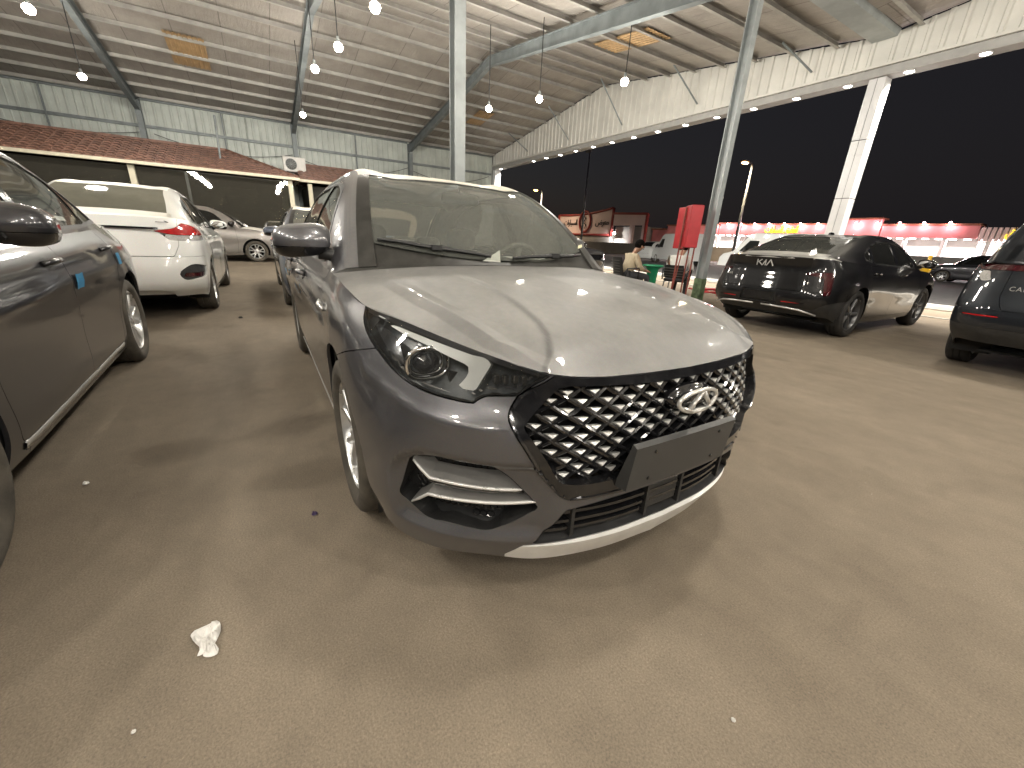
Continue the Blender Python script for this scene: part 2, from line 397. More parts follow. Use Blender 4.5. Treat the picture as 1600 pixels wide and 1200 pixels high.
def auto_smooth(o, deg=35):
    me = o.data; me.shade_smooth(); bm = bmesh.new(); bm.from_mesh(me)
    bmesh.ops.recalc_face_normals(bm, faces=bm.faces)
    for e in bm.edges: e.smooth = not (len(e.link_faces) == 2 and e.calc_face_angle(0) > R(deg))
    bm.to_mesh(me); bm.free(); return o
# ---------------------------------------------------------------- saloon body shape (x forward from the front axle, w half width, z up)
SX = [.93, .93, .87, .78, .67, .54, .38, 0, -.4, -.75, -1.3, -1.9, -2.3, -2.67, -3.05, -3.37, -3.54, -3.6, -3.62]
LOW = [
 [(.865,0,.165),(.845,.25,.167),(.80,.47,.178),(.735,.595,.19),(.64,.72,.195),(.51,.805,.20),(.38,.835,.22),(0,.84,.22),(-.38,.84,.20),(-.75,.83,.18),(-1.3,.83,.18),(-1.9,.83,.18),(-2.3,.84,.19),(-2.67,.85,.22),(-3.05,.82,.23),(-3.3,.76,.24),(-3.45,.60,.25),(-3.5,.33,.25),(-3.52,0,.25)],
 [(.91,0,.27),(.895,.25,.27),(.845,.46,.275),(.77,.61,.28),(.665,.735,.285),(.53,.82,.29),(.38,.86,.31),(0,.865,.33),(-.4,.865,.30),(-.75,.86,.27),(-1.3,.86,.27),(-1.9,.86,.27),(-2.3,.865,.29),(-2.67,.875,.33),(-3.05,.85,.33),(-3.36,.77,.33),(-3.52,.60,.33),(-3.575,.33,.33),(-3.59,0,.33)],
 [(.92,0,.44),(.908,.25,.44),(.86,.46,.44),(.79,.61,.44),(.68,.735,.445),(.55,.825,.45),(.39,.87,.46),(0,.885,.50),(-.4,.873,.50),(-.75,.866,.48),(-1.3,.87,.48),(-1.9,.87,.48),(-2.3,.875,.49),(-2.67,.895,.52),(-3.05,.87,.52),(-3.38,.79,.50),(-3.56,.61,.5),(-3.62,.34,.5),(-3.64,0,.5)],
 [(.94,0,.60),(.928,.25,.60),(.87,.46,.605),(.79,.615,.615),(.68,.735,.625),(.54,.825,.64),(.38,.87,.66),(0,.89,.70),(-.4,.88,.70),(-.75,.878,.69),(-1.3,.88,.70),(-1.9,.885,.71),(-2.3,.89,.72),(-2.67,.90,.73),(-3.05,.875,.73),(-3.38,.79,.72),(-3.54,.61,.72),(-3.60,.34,.72),(-3.62,0,.72)],
 [(.93,0,.70),(.915,.25,.70),(.855,.45,.70),(.75,.60,.715),(.64,.715,.735),(.50,.80,.765),(.32,.85,.80),(0,.865,.845),(-.4,.86,.85),(-.75,.862,.85),(-1.3,.865,.86),(-1.9,.87,.875),(-2.3,.87,.88),(-2.67,.875,.89),(-3.05,.85,.88),(-3.36,.76,.87),(-3.5,.58,.87),(-3.55,.33,.87),(-3.57,0,.87)],
 [(.90,0,.785),(.885,.25,.783),(.825,.47,.795),(.70,.595,.833),(.55,.685,.863),(.40,.75,.884),(.23,.80,.895),(0,.815,.92),(-.35,.815,.945),(-.75,.81,.955),(-1.3,.81,.97),(-1.9,.81,.99),(-2.3,.805,1.0),(-2.67,.79,1.01),(-3.05,.75,1.02),(-3.30,.68,1.03),(-3.42,.53,1.035),(-3.47,.3,1.035),(-3.49,0,1.035)]]
HOOD = [
 [(.90,0,.785),(.888,.2,.786),(.866,.36,.790),(.825,.47,.795)],
 [(.74,0,.856),(.73,.26,.855),(.715,.44,.847),(.70,.595,.833)],
 [(.49,0,.918),(.485,.32,.912),(.48,.57,.897),(.475,.72,.874)],
 [(.2,0,.962),(.2,.38,.954),(.21,.65,.930),(.23,.80,.895)],
 [(0,0,.988),(-.02,.39,.979),(-.02,.68,.952),(0,.815,.92)],
 [(-.13,0,1.0),(-.18,.40,.992),(-.27,.68,.967),(-.35,.815,.945)]]
GREEN = [
 [(-.35,.815,.945),(-.34,.775,.962),(-.33,.735,.972),(-.22,.42,.995),(-.17,0,1.003)],
 [(-.55,.813,.95),(-.54,.775,1.05),(-.54,.69,1.155),(-.46,.41,1.195),(-.42,0,1.21)],
 [(-.80,.81,.956),(-.80,.745,1.14),(-.80,.625,1.32),(-.73,.38,1.353),(-.69,0,1.365)],
 [(-1.05,.81,.963),(-1.05,.725,1.20),(-1.05,.565,1.420),(-1.0,.34,1.436),(-.98,0,1.444)],
 [(-1.7,.81,.983),(-1.7,.715,1.23),(-1.65,.555,1.455),(-1.6,.33,1.49),(-1.6,0,1.502)],
 [(-2.2,.806,.998),(-2.2,.72,1.22),(-2.2,.565,1.425),(-2.2,.33,1.455),(-2.2,0,1.465)],
 [(-2.55,.793,1.006),(-2.55,.72,1.17),(-2.5,.58,1.35),(-2.48,.35,1.385),(-2.46,0,1.40)],
 [(-2.9,.767,1.016),(-2.9,.71,1.09),(-2.85,.61,1.20),(-2.8,.37,1.235),(-2.78,0,1.25)],
 [(-3.15,.727,1.023),(-3.13,.69,1.03),(-3.1,.63,1.045),(-3.05,.38,1.06),(-3.03,0,1.065)]]
BOOT = [
 [(-3.15,.727,1.023),(-3.1,.63,1.045),(-3.05,.38,1.06),(-3.03,0,1.065)],
 [(-3.30,.68,1.03),(-3.29,.56,1.05),(-3.27,.33,1.062),(-3.26,0,1.066)],
 [(-3.42,.53,1.035),(-3.445,.42,1.04),(-3.465,.22,1.045),(-3.49,0,1.04)]]
BOOT[2] = [(-3.42,.53,1.035),(-3.45,.40,1.035),(-3.475,.25,1.035),(-3.49,0,1.035)]
# ---------------------------------------------------------------- car building blocks
def sm(x): x = np.clip(x, 0, 1); return x*x*(3-2*x)
def superq(c, d, e1=.5, e2=.5, nu=16, nv=24, rot=None):
    """rounded box (superellipsoid) centred at c with half sizes d"""
    f = lambda v, e: math.copysign(abs(v)**e, v)
    V, F = [], []
    for i in range(nu+1):
        a = -math.pi/2+math.pi*i/nu
        for j in range(nv):
            b = 2*math.pi*j/nv; p = Vector((d[0]*f(math.cos(a), e1)*f(math.cos(b), e2), d[1]*f(math.cos(a), e1)*f(math.sin(b), e2), d[2]*f(math.sin(a), e1)))
            if rot: p = rot @ p
            V.append((c[0]+p.x, c[1]+p.y, c[2]+p.z))
    for i in range(nu):
        for j in range(nv): F.append((i*nv+j, i*nv+(j+1) % nv, (i+1)*nv+(j+1) % nv, (i+1)*nv+j))
    return V, F
def rot_y(a): return Matrix.Rotation(a, 3, 'Y')
def make_wheel(parent, loc, sgn, rad=.325, wid=.205, rim=.238, style='twin', alloy='alloy', tyre_mat='rubber_dusty', steer=0, spin=.2):
    """wheel > tyre, brake_disc, hub_cap; the wheel's outer face looks to -y before turning"""
    w2 = wid/2; b = B()
    b.lathe([(rim-.002, w2-.022), (rim-.016, w2-.014), (rim-.024, w2-.026), (rim-.026, .01), (rim-.036, -w2+.02), (rim, -w2+.015)], 48, 'y')
    n = 5
    for k in range(n):
        a0 = 2*math.pi*k/n+spin
        pairs = ((-.16, -.27), (.16, .27)) if style == 'twin' else (((-.05, -.05),) if style == 'five' else ((-.12, -.5), (.10, .16)))
        for s0, s1 in pairs:
            P = []
            for r_, an, wd, h in ((.045, a0+s0*.6, .020, w2-.045), (.12, a0+s0+(s1-s0)*.45, .017, w2-.036), (rim-.02, a0+s1, .021 if style == 'twin' else .034, w2-.03)):
                t = (-math.sin(an), math.cos(an)); q = (math.cos(an)*r_, math.sin(an)*r_)
                P.append([(q[0]+t[0]*s_*wd*k_, -(h+dh), q[1]+t[1]*s_*wd*k_) for s_, k_, dh in ((-1, 1, -.03), (-1, .9, -.004), (-.55, .9, .006), (.55, .9, .006), (1, .9, -.004), (1, 1, -.03))])
            V = [p for g in P for p in g]; F = []
            for i in range(2):
                for j in range(5): F.append((i*6+j, i*6+j+1, i*6+6+j+1, i*6+6+j))
            b.add(V, F)
    b.lathe([(.072, w2-.075), (.066, w2-.045), (.05, w2-.036), (.03, w2-.034), (0.0, w2-.034)], 24, 'y')
    o = b.obj('wheel', alloy, parent); auto_smooth(o, 40); o.location = loc
    o.rotation_euler = (0, 0, (0 if sgn < 0 else math.pi)+steer)
    b = B(); r0, R0 = rim-.004, rad
    b.lathe([(r0, w2-.018), (r0+.012, w2-.006), (r0+.03, w2+.003), (R0-.035, w2+.004), (R0-.012, w2-.008), (R0-.002, w2-.024), (R0, w2-.04), (R0, .034), (R0-.007, .032), (R0-.007, .024), (R0, .022), (R0, -.022), (R0-.007, -.024), (R0-.007, -.032), (R0, -.034), (R0, -w2+.03), (R0-.03, -w2), (r0, -w2+.015)], 56, 'y')
    t = b.obj('tyre', tyre_mat, o); auto_smooth(t, 50)
    b = B(); b.lathe([(.13, -.01), (.13, 0.0), (.06, 0.0), (.06, .02), (0, .02)], 32, 'y'); b.obj('brake_disc', 'disc_iron', o, True)
    b = B()
    b.lathe([(.030, w2-.036), (.030, w2-.026), (.024, w2-.023), (0, w2-.022)], 20, 'y')
    for k in range(5):
        a = 2*math.pi*k/5+.6; b.lathe([(.009, w2-.05), (.009, w2-.032), (0, w2-.031)], 6, 'y', (.052*math.cos(a), 0, .052*math.sin(a)))
    b.obj('hub_cap', alloy, o, False)
    return o
def wheel_set(car, xs, w, rad, rim, style, alloy, tyre_mat='rubber_dusty', steer=0, wid=.205):
    for x in xs:
        for s in (1, -1): make_wheel(car, (x, s*(w-wid/2), rad), s, rad, wid, rim, style, alloy, tyre_mat, steer if x == xs[0] else 0, .2+x)
def wheel_liner(car, x, rad, w):
    """dark tub of the wheel arch, both sides, open towards the outside"""
    for s in (1, -1):
        V, F = [], []; n = 20
        for k in range(n+1):
            a = math.pi*(-.12+1.24*k/n)
            for yy in (w-.02, w-.34): V.append((x+rad*math.cos(a), s*yy, .33+rad*math.sin(a)))
        for k in range(n): F.append((2*k, 2*k+1, 2*k+3, 2*k+2))
        F.append(tuple(2*k+1 for k in range(n+1)))
        mesh_obj('wheel_arch_liner', V, F, 'black_matte', car)
def circle(c, r, n=64): return np.array([(c[0]+r*math.cos(2*math.pi*k/n), c[1]+r*math.sin(2*math.pi*k/n)) for k in range(n)])
def masked(m, P, poly, ok):
    d = sdf(P, poly); return np.where(ok, d, np.abs(d)+.5)
def cut_where(m, P, poly, ok, gap=.002):
    d = masked(m, P, poly, ok); return clip(m, d+gap), clip(m, -d+gap)
class Finder:
    """outer surface looked up by oblique coordinate and height"""
    def __init__(s, m, deg, xmin): k = m.V[:, 0] > xmin; s.V, s.N = m.V[k], m.N[k]; s.T = oblique(s.V, deg); s.deg = deg
    def at(s, t, z, inward=0):
        d = ((s.T-np.array([t, z]))**2).sum(1); i = np.argsort(d)[:5]; w = 1/(d[i]+1e-6); w /= w.sum()
        # first-order correction keeps the sheet smooth
        p = (s.V[i]*w[:, None]).sum(0); n = (s.N[i]*w[:, None]).sum(0); n /= np.linalg.norm(n); return p-n*inward, n
    def pt(s, p): 
        a = math.radians(s.deg); return s.at(p[0]*-math.sin(a)+p[1]*math.cos(a), p[2])
def seat(car, x, y, front=True):
    b = B(); b.add(*superq((x, y, .42), (.25, .235, .085), .45, .45)); o = b.obj('seat', 'seat_cloth', car, True)
    b = B(); b.add(*superq((x-.29, y, .72), (.075, .225, .31), .5, .5, rot=rot_y(R(-16)))); b.obj('seat_back', 'seat_cloth', o, True)
    b = B(); b.add(*superq((x-.40, y, 1.10), (.05, .125, .085), .6, .5, rot=rot_y(R(-10))))
    b.tube([(x-.375, y-.05, .98), (x-.40, y-.05, 1.06)], .007, 6); b.tube([(x-.375, y+.05, .98), (x-.40, y+.05, 1.06)], .007, 6)
    b.obj('headrest', 'seat_cloth', o, True)
def interior(car, cowl_x=-.25, wheel_side=1, dz=0, rear=-2.15):
    """dashboard, steering wheel, seats, floor and headlining"""
    b = B(); V, F = [], []; prof = [(cowl_x+.02, .93), (cowl_x-.10, .985), (cowl_x-.38, .96), (cowl_x-.50, .90), (cowl_x-.48, .74), (cowl_x-.40, .55)]
    n = 9
    for i in range(n):
        y = -.70+1.40*i/(n-1)
        for x, z in prof:
            hump = .045*math.exp(-((y-.38*wheel_side)/.18)**2)*(1 if z > .95 else 0); V.append((x, y, z+hump+dz))
    m = len(prof)
    for i in range(n-1):
        for j in range(m-1): F.append((i*m+j, i*m+j+1, (i+1)*m+j+1, (i+1)*m+j))
    mesh_obj('dashboard', V, F, 'interior', car, True)
    c = Vector((cowl_x-.55, .38*wheel_side, .93+dz)); t = R(65); b = B(); ring = []
    ax = Vector((-math.sin(t), 0, math.cos(t))); u = Vector((0, 1, 0)); v = ax.cross(u)
    ring = [c+(u*math.cos(2*math.pi*k/28)+v*math.sin(2*math.pi*k/28))*.18 for k in range(29)]
    b.tube(ring, .015, 8, False)
    for a in (0, math.pi, -math.pi/2): b.bar(c, c+(u*math.cos(a)+v*math.sin(a))*.17, .04, .015, ax)
    b.add(*superq(c, (.03, .065, .05), .6, .6)); b.obj('steering_wheel', 'interior', car, True)
    for y in (.37, -.37): seat(car, cowl_x-1.0, y)
    b = B(); b.add(*superq((rear+.25, 0, .42), (.25, .62, .10), .4, .3)); o = b.obj('rear_bench', 'seat_cloth', car, True)
    b = B(); b.add(*superq((rear-.08, 0, .72), (.08, .62, .31), .4, .3, rot=rot_y(R(-18)))); b.obj('seat_back', 'seat_cloth', o, True)
    for y in (.33, -.33):
        b = B(); b.add(*superq((rear-.2, y, 1.04), (.045, .12, .07), .6, .5)); b.obj('headrest', 'seat_cloth', o, True)
    b = B(); b.box((cowl_x-1.2, 0, .24), (3.0, 1.45, .02)); b.box((rear-.35, 0, .92), (.55, 1.25, .02)); b.obj('cabin_floor', 'interior', car)
    b = B(); b.tube([(cowl_x-.62, 0, 1.41+dz), (cowl_x-.58, 0, 1.36+dz)], .008, 6); b.add(*superq((cowl_x-.57, 0, 1.335+dz), (.018, .12, .032), .5, .5)); b.obj('rear_view_mirror', 'black_plastic', car, True)
def door_mirror(car, x, w, z, mat, sc=1.0):
    for s in (1, -1):
        V, F = superq((0, 0, 0), (.085*sc, .122*sc, .075*sc), .62, .72, 18, 30)
        V = np.array(V); V[:, 0] += -.03*(V[:, 1]/.12)**2*sc; V[:, 2] *= np.where(V[:, 2] < 0, .9, 1.0)
        V[:, 2] += .012*(V[:, 1]/.12)*-1
        V[:, 1] *= s
        if s < 0: F = [tuple(reversed(f)) for f in F]
        m = M(V+[x, s*w, z], np.zeros_like(V), F)
        cut_z = z-.022*sc
        nrm = (V*[1/.085**2, 1/.122**2, 1/.075**2]); m.N = nrm/np.maximum(np.linalg.norm(nrm, axis=1, keepdims=True), 1e-9)
        up = clip(m, cut_z-m.V[:, 2]); lo = clip(m, m.V[:, 2]-cut_z+.002); lo.V = lo.V*[1, 1, 1]
        o = mesh_obj('door_mirror', up.V, up.F, mat, car, N=up.N)
        lo.V[:, :2] = (lo.V[:, :2]-[x, s*w])*.975+[x, s*w]
        d = mesh_obj('mirror_base', lo.V, lo.F, 'black_gloss', o, N=lo.N)
        b = B(); b.tube([(x+.005, s*(w-.06), z-.052*sc), (x+.005, s*(w-.13), z-.058*sc), (x-.01, s*(w-.20), z-.075*sc)], [.026, .03, .034], 10); b.obj('mirror_arm', 'black_plastic', o, True)
        b = B(); g = [(x-.062*sc-.03*(q[0]/.12)**2-.012, s*(w+q[0]*sc), z+q[1]*sc) for q in smooth_poly([(-.09, -.03), (-.095, .02), (-.06, .05), (.05, .045), (.095, .01), (.07, -.04), (-.05, -.045)], 3)]
        b.add(g, [tuple(range(len(g))) if s < 0 else tuple(reversed(range(len(g))))]); b.obj('mirror_glass', 'chrome', o)
def nearest_on(m, x, z):
    d = (m.V[:, 0]-x)**2+(m.V[:, 2]-z)**2; i = np.argsort(d)[:4]; w = 1/(d[i]+1e-7); w /= w.sum(); n = (m.N[i]*w[:, None]).sum(0)
    return (m.V[i]*w[:, None]).sum(0), n/np.linalg.norm(n)
def handle(parent, m, x, z, s, mat):
    p, n = nearest_on(m, x, z); q, _ = nearest_on(m, x-.20, z+.004)
    b = B(); a = p+n*.004; e = q+n*.004; mid = (p+q)/2+n*.034
    pts = [a, a*.8+e*.2+n*.028, mid, a*.2+e*.8+n*.028, e]
    b.tube([(v[0], s*v[1], v[2]) for v in pts], [.013, .014, .013, .014, .013], 8)
    o = b.obj('door_handle', mat, parent, True)
    V = []; c = (p*.55+q*.45)
    for k in range(16):
        an = 2*math.pi*k/16; v = c+np.array([.062*math.cos(an), 0, .036*math.sin(an)-.004]); pp, nn = nearest_on(m, v[0], v[2]); v = pp+nn*.0016; V.append((v[0], s*v[1], v[2]))
    mesh_obj('handle_recess', V, [tuple(range(16)) if s < 0 else tuple(reversed(range(16)))], 'black_plastic', o)
def patch_on(parent, name, m, x0, x1, z0, z1, s, mat, lift=.003, bend=0):
    V = []
    for i in range(3):
        for j in range(3):
            x, z = x0+(x1-x0)*i/2, z0+(z1-z0)*j/2; p, n = nearest_on(m, x, z); v = p+n*(lift+bend*j/2); V.append((v[0], s*v[1], v[2]))
    F = [(i*3+j, i*3+j+1, i*3+j+4, i*3+j+3) for i in range(2) for j in range(2)]
    return mesh_obj(name, V, F, mat, parent, True)
def strip_on(m, pts, h, s, lift=.004):
    """raised moulding along side points (x, z)"""
    V, F = [], []
    for x, z in pts:
        p, n = nearest_on(m, x, z); up_ = np.array([0, 0, 1])-n*n[2]; up_ /= np.linalg.norm(up_)
        for a, l in ((-.5, -.004), (-.4, lift), (.4, lift), (.5, -.004)): v = p+up_*h*a+n*l; V.append((v[0], s*v[1], v[2]))
    for i in range(len(pts)-1):
        for j in range(3): F.append((i*4+j, i*4+j+1, i*4+4+j+1, i*4+4+j))
    return V, F
# ---------------------------------------------------------------- the grey saloon (three of them stand in the hall)
HEADLAMP = [(.41,.93),(-.28,.93),(-.262,.805,1),(-.241,.786),(-.206,.763),(-.173,.735,1),(-.089,.728,1),(-.073,.72),(-.058,.708,1),(-.032,.709),(.021,.714),(.089,.724),(.149,.74),(.204,.762),(.258,.788),(.309,.811),(.358,.839),(.392,.868),(.402,.89)]
DRL = [(.345,.884),(.237,.868),(.146,.854),(.05,.839),(-.028,.826),(-.083,.815),(-.090,.806,1),(-.086,.799),(-.056,.738,1),(-.004,.742,1),(-.029,.786),(-.024,.799,1),(.045,.816),(.109,.832),(.179,.846),(.259,.862)]
REFL = [(.363,.869),(.319,.862),(.246,.841),(.213,.816),(.188,.78),(.234,.792),(.295,.827)]
GRILLE_OUT = [(-.6,.90,1),(.40,.90,1),(.455,.80,1),(.471,.786),(.541,.74,1),(.572,.672),(.56,.63,1),(.501,.524),(.442,.446,1),(.414,.424),(.382,.419),(.227,.418),(.105,.414),(0,.413),(-.6,.413,1)]
GRILLE_IN = [(-.6,.758,1),(0,.758),(.2,.760),(.425,.768,1),(.455,.762,1),(.542,.656,1),(.440,.486,1),(.405,.477),(.229,.474),(0,.47),(-.6,.47,1)]
FOG = [(.132,.511),(.074,.531),(-.025,.536),(-.125,.528),(-.157,.506),(-.2,.456),(-.236,.408),(-.247,.39),(-.215,.363),(-.161,.327),(-.112,.306),(-.056,.307),(.018,.312),(.091,.311),(.141,.338),(.179,.362),(.166,.421),(.148,.475)]
INTAKE = [(-.6,.404,1),(0,.404),(.25,.402),(.412,.386,1),(.492,.258,1),(.376,.262),(.207,.266),(0,.266),(-.6,.266,1)]
LIP = [(-.6,.10,1),(-.6,.260,1),(0,.260),(.207,.260),(.376,.256),(.515,.252,1),(.55,.20,1),(.53,.10,1)]
WINDOW = [(-.66,.985,1),(-.80,1.17),(-1.0,1.335),(-1.15,1.378),(-1.6,1.398),(-2.0,1.385),(-2.35,1.30),(-2.62,1.17),(-2.80,1.062,1),(-2.3,1.032),(-1.6,1.010),(-1.0,.992)]
def make_saloon(name, col, full_front=True):
    car = empty(name)
    S = surf(LOW, [8, 10, 10, 10, 10], [12, 16, 18, 16, 16, 14, 12, 12, 8, 10, 10, 8, 10, 10, 6, 6, 6, 6])
    # crisp pressings in the front bumper: brow over the lamp pocket, shoulder under the headlight
    m = grid_mesh(S); T = oblique(m.V, 45); t, z = T[:, 0], T[:, 1]; fx = sm((m.V[:, 0]-.33)/.10)
    brow = .553-.10*np.clip((t-.06)/.15, 0, 1)**2-.02*np.clip((-.05-t)/.2, 0, 1)
    win = sm((t+.31)/.08)*sm((.225-t)/.06)*fx
    d = -.024*sm((brow-z)/.009)*sm((z-.283)/.022)*win
    zc = np.interp(t, [-.30, -.2, -.1, 0, .1, .2, .3, .4], [.66, .655, .648, .652, .668, .70, .735, .78])
    d = d+.012*np.exp(-np.abs(z-zc)/.022)*fx*sm((t+.175)/.05)*sm((.42-t)/.1)
    # door crease along the flank
    zd = np.interp(m.V[:, 0], [-3.1, -2.67, -1.4, -.5, 0], [.80, .79, .76, .73, .72])
    d = d+.010*np.exp(-np.abs(m.V[:, 2]-zd)/.03)*sm((-.2-m.V[:, 0])/.3)*sm((m.V[:, 0]+3.2)/.2)
    sh = S.shape; S2 = (m.V+m.N*d[:, None]).reshape(sh); S2[:, 0, 1] = 0; S2[:, -1, 1] = 0
    P1 = grid_mesh(S2); fn = Finder(P1, 45, .15)
    body = P1
    for cx in (0, -2.67): body = clip(body, -sdf(side(body.V), circle((cx, .335), .376, 90)))
    fr = lambda q: q.V[:, 0] > .30
    lamp, body = cut_where(body, oblique(body.V, 45), smooth_poly(HEADLAMP), body.V[:, 0] > .05)
    gr, body = cut_where(body, front(body.V), smooth_poly(GRILLE_OUT), fr(body), .0015)
    fog, body = cut_where(body, oblique(body.V, 45), smooth_poly(FOG), fr(body), .001)
    lip, body = cut_where(body, front(body.V), smooth_poly(LIP), fr(body), .001)
    intake, body = cut_where(body, front(body.V), smooth_poly(INTAKE), fr(body), .001)
    bumper, body = cut(body, side(body.V), [(-.1, .62), (.10, .702), (.25, .752), (.42, .80), (.5, 1.1), (1.5, 1.1), (1.5, -.2), (-.1, -.2)], .0018)
    fender, body = cut(body, side(body.V), smooth_poly([(1.5, 1.2, 1), (1.5, -.2, 1), (-.55, -.2, 1), (-.55, .245, 1), (-.47, .27, 1), (-.44, .6), (-.45, .85), (-.50, 1.2, 1)]), .002)
    fdoor, body = cut(body, side(body.V), smooth_poly([(-.3, .258, 1), (-1.44, .258, 1), (-1.44, .6), (-1.46, 1.2, 1), (-.3, 1.2, 1)]), .002)
    rdoor, body = cut(body, side(body.V), smooth_poly([(-1.3, .258, 1), (-2.22, .258, 1), (-2.26, .45), (-2.36, .66), (-2.44, .85), (-2.44, 1.2, 1), (-1.3, 1.2, 1)]), .002)
    rbump, body = cut(body, side(body.V), [(-3.02, .2), (-3.06, .62), (-3.2, .66), (-4, .66), (-4, 0), (-3.02, 0)], .002)
    tail, body = cut_where(body, oblique(mirror_x(body), 45), smooth_poly([(-2.62+2.2, .72), (-2.0+2.0, .72), (.05, .86), (-.40, .90)]), body.V[:, 0] < -3.0)
    trunk, body = cut_where(body, front(body.V), [(-1, .67), (.52, .67), (.56, 1.2), (-1, 1.2)], body.V[:, 0] < -3.2)
    panel('front_bumper', bumper, col, car, .03, both=True)
    pair('front_fender', fender, col, car)
    fd = pair('front_door', fdoor, col, car); rd = pair('rear_door', rdoor, col, car)
    panel('rear_body', body, col, car, .02, both=True); panel('rear_bumper', rbump, col, car, .02, both=True)
    panel('trunk_lid', trunk, col, car, .02, both=True); pair('tail_lamp', tail, 'lamp_lens_red', car)
    lip.V = lip.V+lip.N*(.013*(1-np.clip(lip.V[:, 1]/.54, 0, 1)**3))[:, None]; panel('front_lip', lip, 'lip_silver', car, .04, both=True)
    # dark inner structure so that no gap shows daylight through the car
    inner = P1
    for cx in (0, -2.67): inner = clip(inner, -sdf(side(inner.V), circle((cx, .335), .374, 48)))
    inner = offset(clip(inner, inner.V[:, 0]-.30), .03); panel('inner_body', inner, 'black_matte', car, 0, both=True)
    b = B(); b.box((-1.35, 0, .21), (3.9, 1.3, .02)); b.box((.62, 0, .5), (.02, 1.2, .5)); b.box((.28, 0, .60), (.6, 1.3, .30)); b.obj('underbody', 'black_matte', car)
    for cx in (0, -2.67): wheel_liner(car, cx, .40, .86)
    # flank trim
    for s in (1, -1):
        V, F = strip_on(P1, [(x, .238) for x in np.linspace(-.50, -2.22, 18)], .034, s, .006); mesh_obj('sill_moulding', V, F, 'satin_silver', car, True)
    for s, f_, r_ in ((1, fd[0], rd[0]), (-1, fd[1], rd[1])):
        handle(f_, P1, -1.18, .865, s, col); handle(r_, P1, -2.18, .885, s, col)
    # hood with raised centre panel
    H = surf(HOOD, 22, 30); hx, hw = H[..., 0], H[..., 1]
    c2 = np.interp(hx, [-.2, .03, .25, .445, .607, .69, .76, .85], [.43, .40, .367, .368, .382, .401, .441, .53])
    c1 = np.interp(hx, [-.3, .09, .34, .54, .67, .71, .8], [.70, .656, .624, .579, .547, .518, .47])
    fade = sm((hx+.05)/.25)*sm((.86-hx)/.10)
    H[..., 2] += fade*(.008*sm((c2-hw)/.022) + .010*np.maximum(0, 1-np.abs(hw-c1)/.045) - .004*np.exp(-((hw-(c1+c2)/2-.01)/.05)**2))
    hood = grid_mesh(H); panel('hood', hood, col, car, .02, both=True)
    # cabin shell
    nr = [10]*8; G = surf(GREEN, nr, [8, 8, 8, 8], ()); ip = 16
    sd = grid_mesh(G[:, :ip-1], True); pil = grid_mesh(G[:, ip-2:ip+2], True)
    glass_s, frame_s = cut(sd, side(sd.V), smooth_poly(WINDOW), .001)
    pair('side_frame', frame_s, col, car, .02)
    gf, rest = cut(glass_s, side(glass_s.V), [(-.3, .9), (-.3, 1.5), (-1.40, 1.5), (-1.40, .9)], .0)
    gm, rest2 = cut(rest, side(rest.V), [(-1.49, .9), (-1.49, 1.5), (-2.33, 1.5), (-2.40, .9)], .0)
    for gl, nm in ((gf, 'front_door_glass'), (gm, 'rear_door_glass'), (rest2, 'quarter_glass')): pair(nm, offset(gl, .006), 'glass_side', car, 0)
    bp, _ = cut(rest, side(rest.V), [(-1.38, .9), (-1.38, 1.5), (-1.495, 1.5), (-1.495, .9)], .0); pair('b_pillar', offset(bp, -.001), 'black_gloss', car, .01)
    cp, _ = cut(rest, side(rest.V), [(-2.325, 1.5), (-2.395, .9), (-2.425, .9), (-2.355, 1.5)], .0); pair('window_divider', offset(cp, -.001), 'black_gloss', car, .01)
    # window seal and belt moulding
    d = sdf(side(sd.V), smooth_poly(WINDOW)); seal = clip(clip(sd, d-.006), -d[:]-.018) if False else clip(sd, np.abs(d)-.013); pair('window_seal', offset(seal, -.002), 'black_plastic', car, .006)
    pair('roof_rail', pil, col, car, .02)
    iw = ip+1
    wsl = grid_mesh(G[0:29, iw:], True)
    rub = grid_mesh(G[0:29, iw:iw+3], True); pair('windshield_trim', offset(rub, -.0015), 'frit', car, .012)
    base = 1.022+.055*(np.clip(wsl.V[:, 1], 0, .7)/.6)**2
    cowl = clip(wsl, wsl.V[:, 2]-base); ws = clip(wsl, base-wsl.V[:, 2])
    panel('cowl_panel', offset(cowl, .012), 'frit', car, 0, both=True)
    o = panel('windshield', offset(ws, .003), 'glass_dusty', car, 0, both=True)
    hdr = grid_mesh(G[27:29, iw:], True); panel('header_trim', offset(hdr, -.0012), 'frit', car, .01, both=True)
    roof = grid_mesh(G[28:56, ip+1:], True); panel('roof', roof, 'roof_film' if col == 'paint_grey' else col, car, .02, both=True)
    rg = grid_mesh(G[55:79, iw+1:], True); panel('rear_window', offset(rg, .003), 'glass_side', car, 0, both=True)
    rgt = grid_mesh(G[55:81, iw:iw+3], True); pair('rear_window_trim', rgt, 'frit', car, .01)
    bt = grid_mesh(surf(BOOT, 8, 8), True); panel('boot_deck', bt, col, car, .015, both=True)
    hl = grid_mesh(G[28:58, ip-1:], True); panel('headlining', offset(hl, .03), 'headlining', car, 0, both=True)
    interior(car)
    door_mirror(car, -.53, .905, 1.072, col)
    wheel_set(car, (0, -2.67), .875, .325, .238, 'twin', 'alloy')
    # wipers
    wf = Finder(wsl, 90, -2); 
    def on_ws(y, z, lift):
        q = wsl.V; dd = (q[:, 1]-abs(y))**2+(q[:, 2]-z)**2; i = np.argsort(dd)[:4]; wt = 1/(dd[i]+1e-7); wt /= wt.sum(); p = (q[i]*wt[:, None]).sum(0)+(wsl.N[i]*wt[:, None]).sum(0)*lift; return (p[0], math.copysign(p[1], y), p[2])
